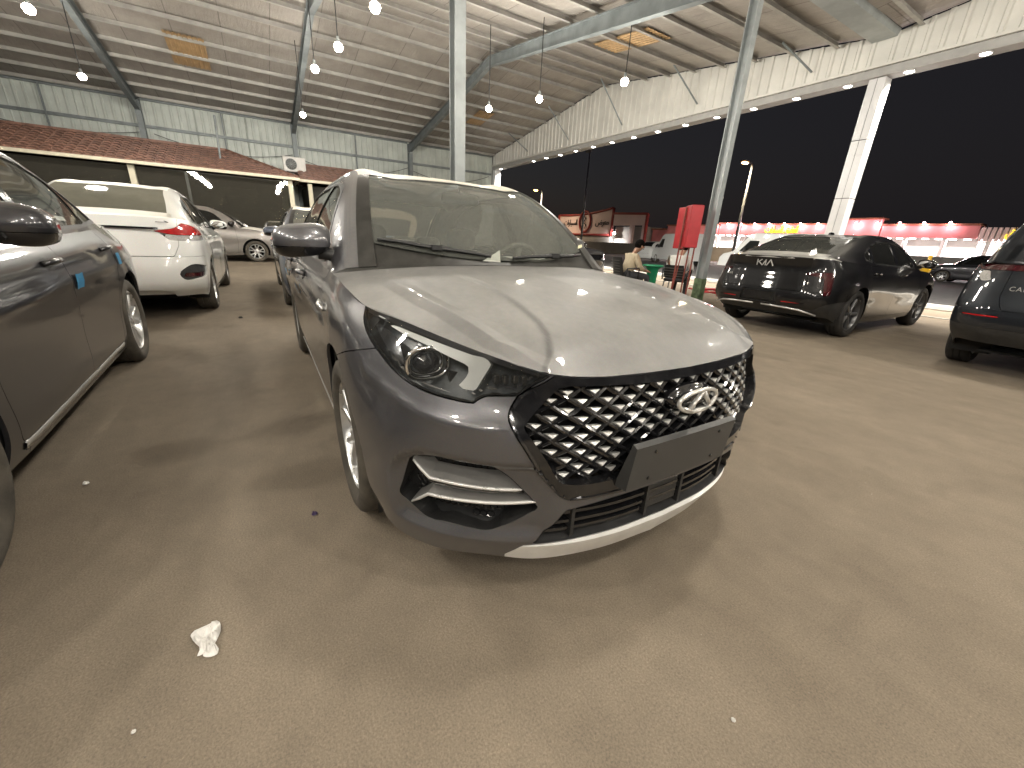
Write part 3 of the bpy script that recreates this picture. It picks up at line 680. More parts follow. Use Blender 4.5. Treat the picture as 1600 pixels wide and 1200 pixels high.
    for y0, z0, y1, z1 in ((-.60, 1.088, -.10, 1.032), (.02, 1.030, .56, 1.046)):
        b = B(); pts = [on_ws(y0+(y1-y0)*k/6, z0+(z1-z0)*k/6, .014) for k in range(7)]; b.tube(pts, [.005, .008, .008, .011, .008, .008, .004], 6)
        pts2 = [on_ws(y0+(y1-y0)*k/6, z0+(z1-z0)*k/6, .004) for k in range(7)]; b.tube(pts2, .004, 5)
        pm = Vector(pts[3]); b.box(pm, (.03, .05, .022))
        b.obj('wiper', 'black_plastic', car)
    V = [on_ws(y, z, .004) for y, z in ((.585, 1.082), (.655, 1.092), (.675, 1.112), (.605, 1.102))]; mesh_obj('windshield_label', V, [(0, 1, 2, 3)], 'label_yellow', car)
    # filler between bonnet and screen pillar
    ca = H[-1]; cb = G[0][::-1]; k_ = min(len(ca), len(cb)); ia = np.linspace(0, len(ca)-1, 40).astype(int); ib = np.linspace(0, len(cb)-1, 40).astype(int)
    fil = grid_mesh(np.stack([ca[ia]-[0, 0, .012], (ca[ia]+cb[ib])/2-[0, 0, .006], cb[ib]-[0, 0, .002]])); panel('cowl_filler', fil, 'frit', car, 0, both=True)
    headlights(car, lamp, fn)
    grille(car, gr, fn, full_front)
    fog_lamps(car, fog, fn, full_front)
    lower_intake(car, intake, fn)
    return car, P1, hood
def mirror_x(m): return m.V*np.array([-1, 1, 1])-np.array([2.7, 0, 0])
def headlights(car, lamp, fn):
    for s in (1, -1):
        def P(m, n, mat, par, depth=0): return panel(n, m, mat, par, depth, sgn=s, skip_centre=False)
        root = P(lamp, 'headlight', 'glass_lens', car)
        P(solid(offset(lamp, .002), .07), 'lamp_housing', 'lamp_black', root) if False else None
        back = offset(lamp, .085); rim = flange(lamp, .088); P(join(back, rim), 'lamp_housing', 'lamp_black', root)
        drl, _ = cut(offset(lamp, .007), oblique(lamp.V, 45), smooth_poly(DRL), 0); P(drl, 'running_light', 'drl_white', root, .02)
        rf, _ = cut(offset(lamp, .03), oblique(lamp.V, 45), smooth_poly(REFL), 0); P(rf, 'side_reflector', 'chrome_dark', root, .01)
        dd = sdf(oblique(lamp.V, 45), smooth_poly(HEADLAMP)); ln = clip(clip(offset(lamp, .010), np.abs(dd+.020)-.0045), np.zeros(1)) if False else clip(offset(lamp, .010), np.abs(dd+.020)-.004)
        ln = clip(ln, ln.V[:, 2]-.80) ; P(ln, 'lamp_trim', 'chrome', root, .006)
        # black bezel above the running light, following the bonnet edge
        bz = clip(offset(lamp, .004), np.abs(dd+.004)-.004); P(bz, 'lamp_bezel', 'black_gloss', root, .006)
        c, n = fn.at(oblique(np.array([[.586, .717, .79]]), 45)[0, 0], .79); c = c-np.array([.024, 0, .002])-n*.016
        b = B(); ring = [(c[0]+.004, s*(c[1]+.062*math.copysign(abs(math.cos(a))**.8, math.cos(a))), c[2]+.046*math.copysign(abs(math.sin(a))**.8, math.sin(a))) for a in np.linspace(0, 2*math.pi, 33)]
        b.tube(ring, .0065, 6, False); ring2 = [(c[0]-.012, p[1]*.82+s*c[1]*.18, c[2]+(p[2]-c[2])*.8) for p in ring]; b.tube(ring2, .005, 6, False)
        b.obj('projector_ring', 'chrome', root, True)
        b = B(); b.add(*superq((c[0]-.012, s*c[1], c[2]), (.028, .040, .034), 1, 1, 12, 20)); b.obj('projector_lens', 'lamp_glass_ball', root, True)
        for k in range(4):
            p, n = fn.at(-.105-.026*k, .772, .03); b = B(); b.box((p[0]-.005, s*p[1], p[2]), (.02, .016, .026), 0, .003); b.obj('turn_signal_cell', 'lamp_lens_clear_dim', root)
def grille(car, gr, fn, detail):
    inn, frame = cut_where(gr, front(gr.V), smooth_poly(GRILLE_IN), np.ones(len(gr.V), bool), 0)
    # the frame: outer flat band, falling inwards to the mesh
    root = panel('grille', offset(frame, -.003), 'black_gloss', car, .03, both=True)
    panel('grille_backing', offset(inn, .085), 'black_matte', root, 0, both=True)
    d = sdf(front(gr.V), smooth_poly(GRILLE_OUT)); piping = clip(gr, np.abs(d+.006)-.0035); piping = clip(piping, piping.V[:, 2]-.75); piping = clip(piping, .46-piping.V[:, 1]) if False else piping; pair('grille_piping', offset(piping, -.007), 'chrome_dark', root, .006)
    def X(w, z): 
        q = gr.V; dd = (q[:, 1]-abs(w))**2+(q[:, 2]-z)**2; i = np.argsort(dd)[:6]; wt = 1/(dd[i]+1e-5); wt /= wt.sum()
        return float((q[i, 0]*wt).sum())
    inner_poly = smooth_poly([(p[0], p[1], 1) if len(p) > 2 else p for p in GRILLE_IN]); inside = lambda w, z, mg=0: sdf(np.array([[abs(w), z]]), inner_poly)[0] < -mg
    pw, pz = .076, .049; b = B()
    if detail:
        for fam in (1, -1):
            for k in range(-16, 17):
                seg = []
                # line  z = z0 + fam*(pz/pw)*(w - k*pw)
                for tt in np.linspace(-.6, .6, 81):
                    zz = .605+fam*pz/pw*(tt-k*pw)*1.0
                    if .46 < zz < .775 and inside(tt, zz, -.006): seg.append((X(tt, zz)-.020-.03*max(0, abs(tt)-.42)/.12, tt, zz))
                    else:
                        if len(seg) > 2: strip_bar(b, seg)
                        seg = []
                if len(seg) > 2: strip_bar(b, seg)
        b.obj('grille_mesh', 'black_gloss', root)
        stud = None
        for i in range(-9, 10):
            for j in range(-7, 8):
                for off in (0, .5):
                    w, z = (i+off)*pw, .605+(j+off)*pz          # the crossings of the mesh
                    zc = z+.017
                    if not inside(w, z+.018, .010): continue
                    if w*w/.112**2+(zc-.697)**2/.042**2 < 1: continue
                    if -.262 < w < .215 and zc < .600: continue
                    if stud is None:
                        V = [(0, -.0155, .0035), (0, .0155, .0035), (0, 0, -.0070), (-.016, -.023, .008), (-.016, .023, .008), (-.016, 0, -.0145)]
                        stud = mesh_obj('grille_stud', V, [(0, 2, 1), (0, 1, 4, 3), (1, 2, 5, 4), (2, 0, 3, 5)], 'stud_silver', root); o = stud
                    else: o = stud.copy(); link(o, root)
                    yaw = math.atan2(X(abs(w)+.03, zc)-X(abs(w)-.03, zc), .06)*(1 if w >= 0 else -1)
                    o.location = (X(w, zc)-.022-.03*max(0, abs(w)-.42)/.12, w, zc); o.rotation_euler = (0, R(-26), -yaw)
    # number plate carrier, a plain blank plate
    pts = smooth_poly([(-.262, .455, 1), (.262, .455, 1), (.262, .596, 1), (-.262, .596, 1)], 1)
    b = B(); c = lambda y: .968-.06*(y+.03)**2; ys = np.linspace(-.262, .202, 9)
    for k in range(8):
        for (x0, x1), zz in (((0, -.03), 0),):
            a0, a1 = ys[k], ys[k+1]
            b.add([(c(a0)-.012, a0, .452), (c(a1)-.012, a1, .452), (c(a1)+.004, a1, .598), (c(a0)+.004, a0, .598), (c(a0)-.06, a0, .446), (c(a1)-.06, a1, .446), (c(a1)-.012, a1, .606), (c(a0)-.012, a0, .606)], [(0, 1, 2, 3), (0, 4, 5, 1), (3, 2, 6, 7)]+([(0, 3, 7, 4)] if k == 0 else [])+([(1, 5, 6, 2)] if k == 7 else []))
    o = b.obj('plate_holder', 'plate_plastic', car, True); auto_smooth(o, 30)
    b = B()
    for y in (-.18, .12):
        for zz in (.478, .572): b.lathe([(.006, 0), (.005, .004), (0, .005)], 8, 'z', (0, 0, 0)); V = b.V[-24:]; b.V[-24:] = [(c(y)-.012+(zz-.452)*.11+v[2], y+v[0], zz+v[1]) for v in V]
    b.obj('plate_screw', 'black_gloss', o)
    # badge: dark boss, oval ring and slanted strokes
    x0 = X(0, .693)+.012; b = B(); b.add(*superq((x0-.035, 0, .697), (.034, .104, .042), 1, .9)); b.obj('badge_boss', 'black_gloss', root, True)
    b = B(); E = lambda a, q: (x0+.012-.10*(.088*math.cos(a)*q)**2*10, .088*math.cos(a)*q, .695+.034*math.sin(a)*q)
    b.tube([E(a, 1) for a in np.linspace(0, 2*math.pi, 41)], .0068, 8, False)
    for (y0, z0, y1, z1, w_) in ((-.048, -.027, .008, .029, .013), (.008, .029, .044, -.017, .020), (-.070, -.014, -.030, -.031, .014), (-.03, -.031, .05, -.027, .011)):
        b.bar((x0+.010, y0, .695+z0), (x0+.012, y1, .695+z1), w_*.62, .012, (1, 0, 0))
    b.obj('badge', 'badge_silver', car, True)
def strip_bar(b, seg, wd=.0060, dep=.035):
    n = len(seg); V = []
    for i, (x, y, z) in enumerate(seg):
        p, q = seg[max(i-1, 0)], seg[min(i+1, n-1)]; dy, dz = q[1]-p[1], q[2]-p[2]; L = math.hypot(dy, dz); ny, nz = -dz/L*wd, dy/L*wd
        V += [(x-dep, y-ny*1.2, z-nz*1.2), (x-.003, y-ny, z-nz), (x+.001, y, z), (x-.003, y+ny, z+nz), (x-dep, y+ny*1.2, z+nz*1.2)]
    b.add(V, [(i*5+j, i*5+j+1, i*5+5+j+1, i*5+5+j) for i in range(n-1) for j in range(4)])
def fog_lamps(car, fog, fn, detail):
    for s in (1, -1):
        rim = flange(fog, .075); back = offset(fog, .07)
        root = panel('fog_lamp_pocket', join(rim, back), 'black_plastic', car, 0, sgn=s, skip_centre=False)
        def blade(front_pts, up, dn, dep, name, mat):
            V, F = [], []
            P = [fn.pt(p) for p in front_pts]; L = []
            for i in range(len(P)-1):
                k = 1 if i == 0 and len(P) > 2 else 8
                for t in np.linspace(0, 1, k*2, endpoint=False): L.append((np.array(front_pts[i])*(1-t)+np.array(front_pts[i+1])*t))
            L.append(np.array(front_pts[-1]))
            for q in L:
                p, n = fn.pt(q); p = p.copy(); p[2] = q[2]
                for dz, inn in ((dn, dep), (-.004, .004), (.004, .003), (up, dep)): v = p-n*inn; V.append((v[0], s*v[1], v[2]+dz))
            m = len(L)
            for i in range(m-1):
                for j in range(3): F.append((i*4+j, i*4+j+1, i*4+5+j, i*4+4+j))
            F += [(0, 1, 2, 3), tuple((m-1)*4+j for j in (3, 2, 1, 0))]
            o = mesh_obj(name, V, F, mat, root); auto_smooth(o, 30)
            bb = B(); bb.tube([((V[i*4+1][0]+V[i*4+2][0])/2+.002, (V[i*4+1][1]+V[i*4+2][1])/2, (V[i*4+1][2]+V[i*4+2][2])/2) for i in range(m)], [.0035]+[.0055]*(m-2)+[.003], 6); bb.obj('blade_edge', 'stud_silver', o, True) if False else bb.obj('blade_edge', 'stud_silver', root, True); return o
        blade([(.612, .792, .502), (.653, .758, .455), (.827, .545, .452)], .026, -.005, .055, 'upper_blade', 'blade_grey')
        blade([(.593, .796, .345), (.647, .762, .396), (.841, .506, .408)], .016, -.010, .05, 'lower_blade', 'blade_grey')
        b = B(); L = [fn.pt((.645+.18*k/8, .765-.235*k/8, .436-.001*k)) for k in range(9)]
        b.tube([(p[0]-n[0]*.022, s*(p[1]-n[1]*.022), .432) for p, n in L], .0065, 8); b.obj('light_bar', 'lamp_lens_clear_dim', root, True)
        if detail:
            b = B()
            for i in range(16):
                for j in range(11):
                    t, z = .15-.0235*i-(j % 2)*.0118, .32+.020*j
                    if sdf(np.array([[t, z]]), smooth_poly(FOG))[0] > -.012: continue
                    p, n = fn.at(t, z, .060); e = np.array([-.5, .87, 0]); hx = []
                    for a in range(7): an = math.pi/3*a+math.pi/6; v = p+np.array([-math.sin(R(45))*.0, 0, 0])+(np.cross([0, 0, 1], n))*.0125*math.cos(an)+np.array([0, 0, 1])*.0115*math.sin(an); hx.append((v[0], s*v[1], v[2]))
                    b.tube(hx, .0022, 4, False)
            o = b.obj('pocket_honeycomb', 'black_gloss', root); o['kind'] = 'stuff'
def lower_intake(car, intake, fn):
    rim = flange(intake, .08); root = panel('lower_intake', join(rim, offset(intake, .09)), 'black_plastic', car, 0, both=True)
    P = lambda w, z, inn: np.array(fn.at((abs(w)-np.interp(abs(w), [0, .25, .46, .61], [.905, .893, .845, .77]))*.7071, z, inn)[0])
    for z in (.295, .325, .358, .388):
        V, F = [], []; ys = np.linspace(-.47+(z-.26)*.35, .47-(z-.26)*.35, 25)
        for y in ys:
            p = P(y, z, .022); 
            for dx, dz in ((-.05, .006), (0, .005), (0, -.005), (-.05, -.006)): V.append((p[0]+dx, y, z+dz))
        for i in range(24):
            for j in range(3): F.append((i*4+j, i*4+j+1, i*4+5+j, i*4+4+j))
        mesh_obj('intake_slat', V, F, 'black_gloss', root)
    for y in (-.37, -.085, .085, .37):
        p = P(y, .33, .015); b = B(); b.box((p[0]-.03, y, .333), (.06, .012, .125)); b.obj('intake_post', 'black_plastic', root)
    p = P(0, .33, .02); b = B(); b.box((p[0]-.03, 0, .335), (.05, .150, .095), 0, .006); b.obj('radar_cover', 'black_plastic', root)
    # ledge of dark plastic below the slats
    V, F = [], []
    for y in np.linspace(-.48, .48, 25):
        a = P(y, .268, .001); V += [(a[0], y, .270), (a[0]-.075, y, .285)]
    for i in range(24): F.append((2*i, 2*i+1, 2*i+3, 2*i+2))
    mesh_obj('intake_ledge', V, F, 'black_plastic', root)
plain('blade_grey', (.40, .39, .37), rough=.30, metal=.6, var=.06, scale=20)
plain('label_yellow', (.62, .60, .40), rough=.6)
plain('stud_silver', (.74, .73, .70), rough=.28, metal=.35, var=.04, scale=20)
plain('roof_film', (.62, .58, .48), rough=.6, var=.06, scale=3, bmp=.1, bscale=30)
plain('chrome_dark', (.10, .10, .105), rough=.15, metal=.8, coat=.5, var=.1)
plain('badge_silver', (.70, .69, .66), rough=.22, metal=.55, var=.05, coat=.5)
plain('lamp_glass_ball', (.02, .022, .026), rough=.03, coat=1, spec=.9, var=.1)
plain('lamp_lens_clear_dim', (.06, .058, .055), rough=.15, coat=1, metal=.3, var=.2, scale=60)
# ---------------------------------------------------------------- the place: ground, hall, office, street
def ground_mat():
    m, nt, b = new_mat('trodden_ground')
    tc = nt.nodes.new('ShaderNodeTexCoord')
    def noi(scale, detail=6, rough=.6, vec=None, dist=0):
        n = node(nt, 'ShaderNodeTexNoise', Scale=scale, Detail=detail, Roughness=rough, Distortion=dist)
        if vec: mp = nt.nodes.new('ShaderNodeMapping'); mp.inputs['Scale'].default_value = vec[0]; mp.inputs['Rotation'].default_value = (0, 0, vec[1]); nt.links.new(tc.outputs['Object'], mp.inputs[0]); nt.links.new(mp.outputs[0], n.inputs['Vector'])
        else: nt.links.new(tc.outputs['Object'], n.inputs['Vector'])
        return n.outputs['Fac']
    def ramp(f, p, c):
        r = nt.nodes.new('ShaderNodeValToRGB'); r.color_ramp.elements[0].position = p[0]; r.color_ramp.elements[1].position = p[1]; r.color_ramp.elements[0].color = (*c[0], 1); r.color_ramp.elements[1].color = (*c[1], 1); nt.links.new(f, r.inputs[0]); return r.outputs[0]
    def mul(a, b_, fac=1.0):
        x = nt.nodes.new('ShaderNodeMixRGB'); x.blend_type = 'MULTIPLY'; x.inputs[0].default_value = fac; nt.links.new(a, x.inputs[1]); nt.links.new(b_, x.inputs[2]); return x.outputs[0]
    base = ramp(noi(.55, 8, .62), (.30, .72), ((.190, .155, .112), (.252, .208, .154)))
    med = ramp(noi(5, 8, .7), (.30, .72), ((.84, .84, .84), (1.08, 1.08, 1.08)))
    track = ramp(noi(1, 5, .6, ((.35, 2.6, 1), R(4)), .6), (.40, .64), ((.92, .915, .91), (1.02, 1.02, 1.02)))
    grit = ramp(noi(170, 5, .8), (.30, .72), ((.48, .48, .48), (1.45, 1.45, 1.45)))
    vo = nt.nodes.new('ShaderNodeTexVoronoi'); vo.inputs['Scale'].default_value = 38; nt.links.new(tc.outputs['Object'], vo.inputs['Vector'])
    peb = ramp(vo.outputs['Distance'], (.03, .10), ((1.35, 1.33, 1.28), (1, 1, 1)))
    oil = ramp(noi(1.3, 4, .5, ((1, 1, 1), .7), 1.2), (.28, .40), ((.80, .79, .78), (1, 1, 1)))
    c = mul(mul(mul(mul(mul(base, med), track), grit, .9), peb, .8), oil)
    nt.links.new(c, b.inputs['Base Color']); b.inputs['Roughness'].default_value = .82; b.inputs['Specular IOR Level'].default_value = .35
    a = node(nt, 'ShaderNodeMath', op='ADD'); nt.links.new(noi(260, 4, .7), a.inputs[0])
    q = node(nt, 'ShaderNodeMath', op='MULTIPLY'); nt.links.new(noi(14, 5, .6), q.inputs[0]); q.inputs[1].default_value = 1.6; nt.links.new(q.outputs[0], a.inputs[1])
    bump(nt, b, a.outputs[0], .35, .006)
def foil_mat():
    m, nt, b = new_mat('roof_foil')
    tc = nt.nodes.new('ShaderNodeTexCoord')
    o, n = noise_col(nt, .9, (.30, .275, .245), (.45, .42, .38), .3, .7, 8, rough=.7)
    br = nt.nodes.new('ShaderNodeTexBrick'); br.inputs['Scale'].default_value = 1; br.inputs['Mortar Size'].default_value = .012; br.inputs['Brick Width'].default_value = 6; br.inputs['Row Height'].default_value = 1.2
    br.inputs['Color1'].default_value = (1, 1, 1, 1); br.inputs['Color2'].default_value = (.9, .9, .9, 1); br.inputs['Mortar'].default_value = (.55, .55, .55, 1)
    nt.links.new(tc.outputs['Object'], br.inputs['Vector'])
    mx = nt.nodes.new('ShaderNodeMixRGB'); mx.blend_type = 'MULTIPLY'; mx.inputs[0].default_value = 1; nt.links.new(o, mx.inputs[1]); nt.links.new(br.outputs[0], mx.inputs[2]); nt.links.new(mx.outputs[0], b.inputs['Base Color'])
    b.inputs['Metallic'].default_value = .35; b.inputs['Roughness'].default_value = .5
    mp = nt.nodes.new('ShaderNodeMapping'); mp.inputs['Scale'].default_value = (1, 5, 1); nt.links.new(tc.outputs['Object'], mp.inputs[0])
    wv = node(nt, 'ShaderNodeTexNoise', Scale=1.6, Detail=7, Roughness=.65); nt.links.new(mp.outputs[0], wv.inputs['Vector']); bump(nt, b, wv.outputs['Fac'], .6, .06)
ground_mat(); foil_mat()
glass('glass_office', (.40, .39, .33), dust=.30, dustcol=(.24, .225, .18), rough=.012, ior=2.6, vary=.03)  # the pale brown dust tone paints in reflections of the lot
plain('sheet_wall', (.54, .58, .54), rough=.42, var=.10, scale=1.5, metal=.1)
plain('sheet_fascia', (.66, .65, .60), rough=.40, var=.08, scale=1.2, metal=.1)
plain('steel_grey', (.20, .225, .23), rough=.45, metal=.3, var=.18, scale=3)
plain('steel_light', (.36, .39, .39), rough=.45, metal=.25, var=.15, scale=3)
plain('purlin_grey', (.38, .37, .34), rough=.5, metal=.3, var=.15, scale=3)
plain('skylight_tan', (.36, .24, .12), rough=.5, var=.2, scale=2)
plain('clad_white', (.72, .72, .72), rough=.28, var=.05, scale=2, coat=.2)
plain('soffit_grey', (.36, .355, .34), rough=.5, var=.08)
plain('clad_joint', (.08, .08, .08), rough=.7)
plain('tile_brown', (.20, .105, .075), rough=.55, var=.35, scale=5)
plain('trim_cream', (.72, .67, .52), rough=.5, var=.07)
plain('office_wall', (.34, .31, .26), rough=.85, var=.3, scale=2)
plain('office_dark', (.055, .052, .046), rough=.8, var=.4, scale=2)
plain('asphalt', (.055, .053, .050), rough=.85, var=.25, scale=3, bmp=.3, bscale=200)
plain('concrete', (.42, .40, .36), rough=.85, var=.15, scale=2, bmp=.2, bscale=60)
plain('cord_black', (.02, .02, .02), rough=.6)
plain('red_paint', (.42, .022, .028), rough=.38, var=.12, scale=5, coat=.2)
plain('red_rust', (.22, .05, .035), rough=.6, var=.3, scale=14)
plain('pole_base_green', (.12, .17, .09), rough=.7, var=.5, scale=9)
plain('wall_grey_far', (.34, .33, .31), rough=.85, var=.12, scale=.6)
plain('sign_pink', (.74, .60, .58), rough=.5, var=.05, scale=.5)
plain('sign_red', (.30, .045, .04), rough=.5, var=.15, scale=.8)
plain('shop_red', (.52, .20, .20), rough=.55, var=.12, scale=.6)
plain('shop_roof', (.20, .075, .04), rough=.7, var=.2, scale=1)
plain('sign_ink', (.035, .03, .03), rough=.5)
plain('green_plastic', (.015, .26, .12), rough=.35, var=.08)
plain('chair_black', (.016, .016, .017), rough=.55, var=.2)
plain('yellow_plastic', (.72, .42, .02), rough=.35, var=.1, coat=.3)
PW, LW = 152, 100
glow('bulb_warm', (1, .86, .68), 60); glow('led_white', (1, .94, .86), 40); glow('sodium', (1, .45, .12), 14)
glow('shop_light', (1, .93, .95), 9); glow('pink_light', (1, .55, .62), 26); glow('sign_yellow', (1, .72, .02), 1.6); glow('shop_glow', (1, .90, .90), 2.0); glow('shop_orange', (1, .55, .18), .6)
# ground sheet to the horizon, road and kerb beyond the hall
g = B(); n = 3; g.add([(-900, -900, 0), (900, -900, 0), (900, 900, 0), (-900, 900, 0)], [(0, 1, 2, 3)]); structure(g.obj('ground', 'trodden_ground'), 'brown trodden ground of the sales lot')
g = B(); g.add([(-900, 13.02, .004), (900, 13.02, .004), (900, 40, .004), (-900, 40, .004)], [(0, 1, 2, 3)]); structure(g.obj('road', 'asphalt'), 'dark asphalt road beyond the hall')
kerb = B(); structure(kerb.box((-4, 12.86, .06), (80, .30, .12), 0, .02).obj('kerb', 'concrete'), 'pale concrete kerb along the road')
edge = B(); structure(edge.box((-4, 10.75, .003), (60, .07, .03)).obj('pavement', 'concrete'), 'thin pale concrete edging of the hall floor')
# ---- steel hall
FR = (6.05, .85, -4.32, -9.45, -14.6); YF = 10.85; XB = -21.0; ZE, ZR = 5.52, 6.75; XR, XV = -12.2, -3.4; YL = -20.0; XN = 5.4; XE = 14.2
hall = tag(empty('steel_hall', (0, 0, 0)), 'open steel sales hall with corrugated walls, foil lined gable roof and long white fascia', 'building')
def hz(x):   # underside of the roof at x
    return float(np.interp(x, [XB, XR, XV, XN, XE], [ZE, ZR, ZE+.02, ZR, ZE]))
def part(b, name, mat, parent=None, smooth=False):
    return b.obj(name, mat, parent or hall, smooth)
def corrugated(b, p0, along, up_fn, L, pitch, depth, nrm):
    """trapezoid sheet from p0 along a direction; up_fn(s) gives bottom and top z"""
    V, F = [], []; s = 0; prof = []
    while s < L:
        for ds, dd in ((0, 0), (.62*pitch, 0), (.70*pitch, 1), (.92*pitch, 1)):
            if s+ds <= L: prof.append((s+ds, dd*depth))
        s += pitch
    prof.append((L, 0))
    for s, d in prof:
        z0, z1 = up_fn(s); x, y = p0[0]+along[0]*s+nrm[0]*d, p0[1]+along[1]*s+nrm[1]*d; V += [(x, y, z0), (x, y, z1)]
    for i in range(len(prof)-1): F.append((2*i, 2*i+2, 2*i+3, 2*i+1))
    b.add(V, F)
ys = [YF]+list(FR)+[YL]
for a, c in zip(ys[:-1], ys[1:]):
    for k in range(3):      # three sheets to a bay, lapped
        y0, y1 = c+(a-c)*k/3, c+(a-c)*(k+1)/3; b = B(); corrugated(b, (XB-.004*(k % 2), y0), (0, 1), lambda s: (0, ZE-.03), y1-y0, .25, .035, (1, 0)); part(b, 'wall_sheet', 'sheet_wall')
    for z in (1.8, 4.55): b = B(); b.box((XB+.085, (a+c)/2, z), (.08, a-c-.2, .10)); part(b, 'wall_girt', 'steel_grey')
    b = B(); b.box((XB+.09, (a+c)/2, ZE-.04), (.10, a-c-.2, .14)); part(b, 'eave_beam', 'steel_grey')
    b = B(); b.box((XB+.14, (a+c)/2, (ZE+3)/2), (.05, .05, ZE-3.1)); part(b, 'wall_stud', 'steel_grey')
def hcol(x, y, z0, z1, w=.20, d=.20, mat='steel_light', parent=None, name='hall_column'):
    b = B(); b.box((x, y-d/2+.008, (z0+z1)/2), (w, .016, z1-z0)); b.box((x, y+d/2-.008, (z0+z1)/2), (w, .016, z1-z0)); b.box((x, y, (z0+z1)/2), (.012, d-.034, z1-z0)); return part(b, name, mat)
def hcol2(x, y, z0, z1, w=.20, d=.20, mat='steel_light', name='hall_column'):
    b = B(); b.box((x-w/2+.008, y, (z0+z1)/2), (.016, d, z1-z0)); b.box((x+w/2-.008, y, (z0+z1)/2), (.016, d, z1-z0)); b.box((x, y, (z0+z1)/2), (w-.034, .012, z1-z0)); return part(b, name, mat)
for y in FR: hcol2(XB+.20, y, 0, ZE-.12, .26, .18, 'steel_grey')
POLES = ((-3.4, 1.10), (-3.4, 6.25), (-3.4, -4.3))
for x, y in POLES:
    o = hcol2(x, y, .02, 5.50, .16, .13, 'steel_light'); b = B(); b.box((x, y, .012), (.36, .36, .024)); part(b, 'base_plate', 'steel_grey')
    b = B(); b.box((x, y, .30), (.172, .142, .56)); part(b, 'column_foot', 'pole_base_green')
def rafter(y, x0, x1, z0, z1, d0=.34, d1=.26):
    b = B(); w = .15
    for dz0, dz1, ww, th in ((0, 0, w, .014), (-d0, -d1, w, .014)):
        b.add([(x0, y-ww/2, z0+dz0), (x0, y+ww/2, z0+dz0), (x1, y+ww/2, z1+dz1), (x1, y-ww/2, z1+dz1), (x0, y-ww/2, z0+dz0-th), (x0, y+ww/2, z0+dz0-th), (x1, y+ww/2, z1+dz1-th), (x1, y-ww/2, z1+dz1-th)], [(0, 1, 2, 3), (7, 6, 5, 4), (0, 4, 5, 1), (1, 5, 6, 2), (2, 6, 7, 3), (3, 7, 4, 0)])
    b.add([(x0, y-.006, z0-.014), (x1, y-.006, z1-.014), (x1, y-.006, z1-d1), (x0, y-.006, z0-d0), (x0, y+.006, z0-.014), (x1, y+.006, z1-.014), (x1, y+.006, z1-d1), (x0, y+.006, z0-d0)], [(0, 1, 2, 3), (7, 6, 5, 4), (0, 4, 5, 1), (2, 6, 7, 3)])
    part(b, 'rafter', 'steel_grey')
for y in FR[:4]:
    rafter(y, XB+.08, XR-.012, ZE-.17, ZR-.17); rafter(y, XV-.1, XR+.012, ZE-.15, ZR-.17); rafter(y, XV+.1, XN, ZE-.15, ZR-.17)
# roof lining, bay by bay, with purlins under it
for (xa, xb) in ((XB, XR), (XR, XV-.25), (XV+.25, XN), (XN, XE)):
    for a, c in zip(ys[:-1], ys[1:]):
        V, F = [], []; nx, ny = 10, 6
        for i in range(nx+1):
            x = xa+(xb-xa)*i/nx
            for j in range(ny+1):
                y = c+(a-c)*j/ny; V.append((x, y, hz(x)+.012*math.sin(i*2.1+j*1.7+a)))
        for i in range(nx):
            for j in range(ny): F.append((i*(ny+1)+j, (i+1)*(ny+1)+j, (i+1)*(ny+1)+j+1, i*(ny+1)+j+1))
        b = B(); b.add(V, F); part(b, 'roof_lining', 'roof_foil', None, True)
    n = 9
    for k in range(n):
        x = xa+(xb-xa)*(k+.35)/n; z = hz(x)-.085; b = B(); L = YF-YL-.1; yc = (YF+YL)/2
        b.box((x, yc, z+.025), (.018, L, .10)); b.box((x+.03, yc, z-.032), (.07, L, .012)); part(b, 'purlin', 'purlin_grey')
    b = B(); b.box(((xa+xb)/2, (YF+YL)/2, 7.1), (abs(xb-xa), YF-YL, .01)) if False else None
b = B(); b.add([(XV-.25, YL, hz(XV-.25)), (XV-.25, YF, hz(XV-.25)), (XV-.22, YF, 5.46), (XV-.22, YL, 5.46), (XV+.22, YF, 5.46), (XV+.22, YL, 5.46), (XV+.25, YF, hz(XV+.25)), (XV+.25, YL, hz(XV+.25))], [(0, 1, 2, 3), (3, 2, 4, 5), (5, 4, 6, 7)]); part(b, 'valley_gutter', 'steel_light')
for (x0, x1, y0, y1) in ((-17.5, -15.6, -2.65, -1.68), (-8.94, -6.95, 7.5, 8.4), (-17.5, -16.1, 7.6, 8.35), (-9.4, -7.6, -7.3, -6.3)):
    b = B(); corrugated(b, (0, 0), (0, 1), lambda s: (0, 1), y1-y0, .12, .02, (1, 0)); V = []
    for (dx, yy, t) in b.V: x = x0+(x1-x0)*t; V.append((x, y0+yy, hz(x)-.035-dx))
    bb = B(); bb.add(V, b.F); part(bb, 'skylight_sheet', 'skylight_tan')
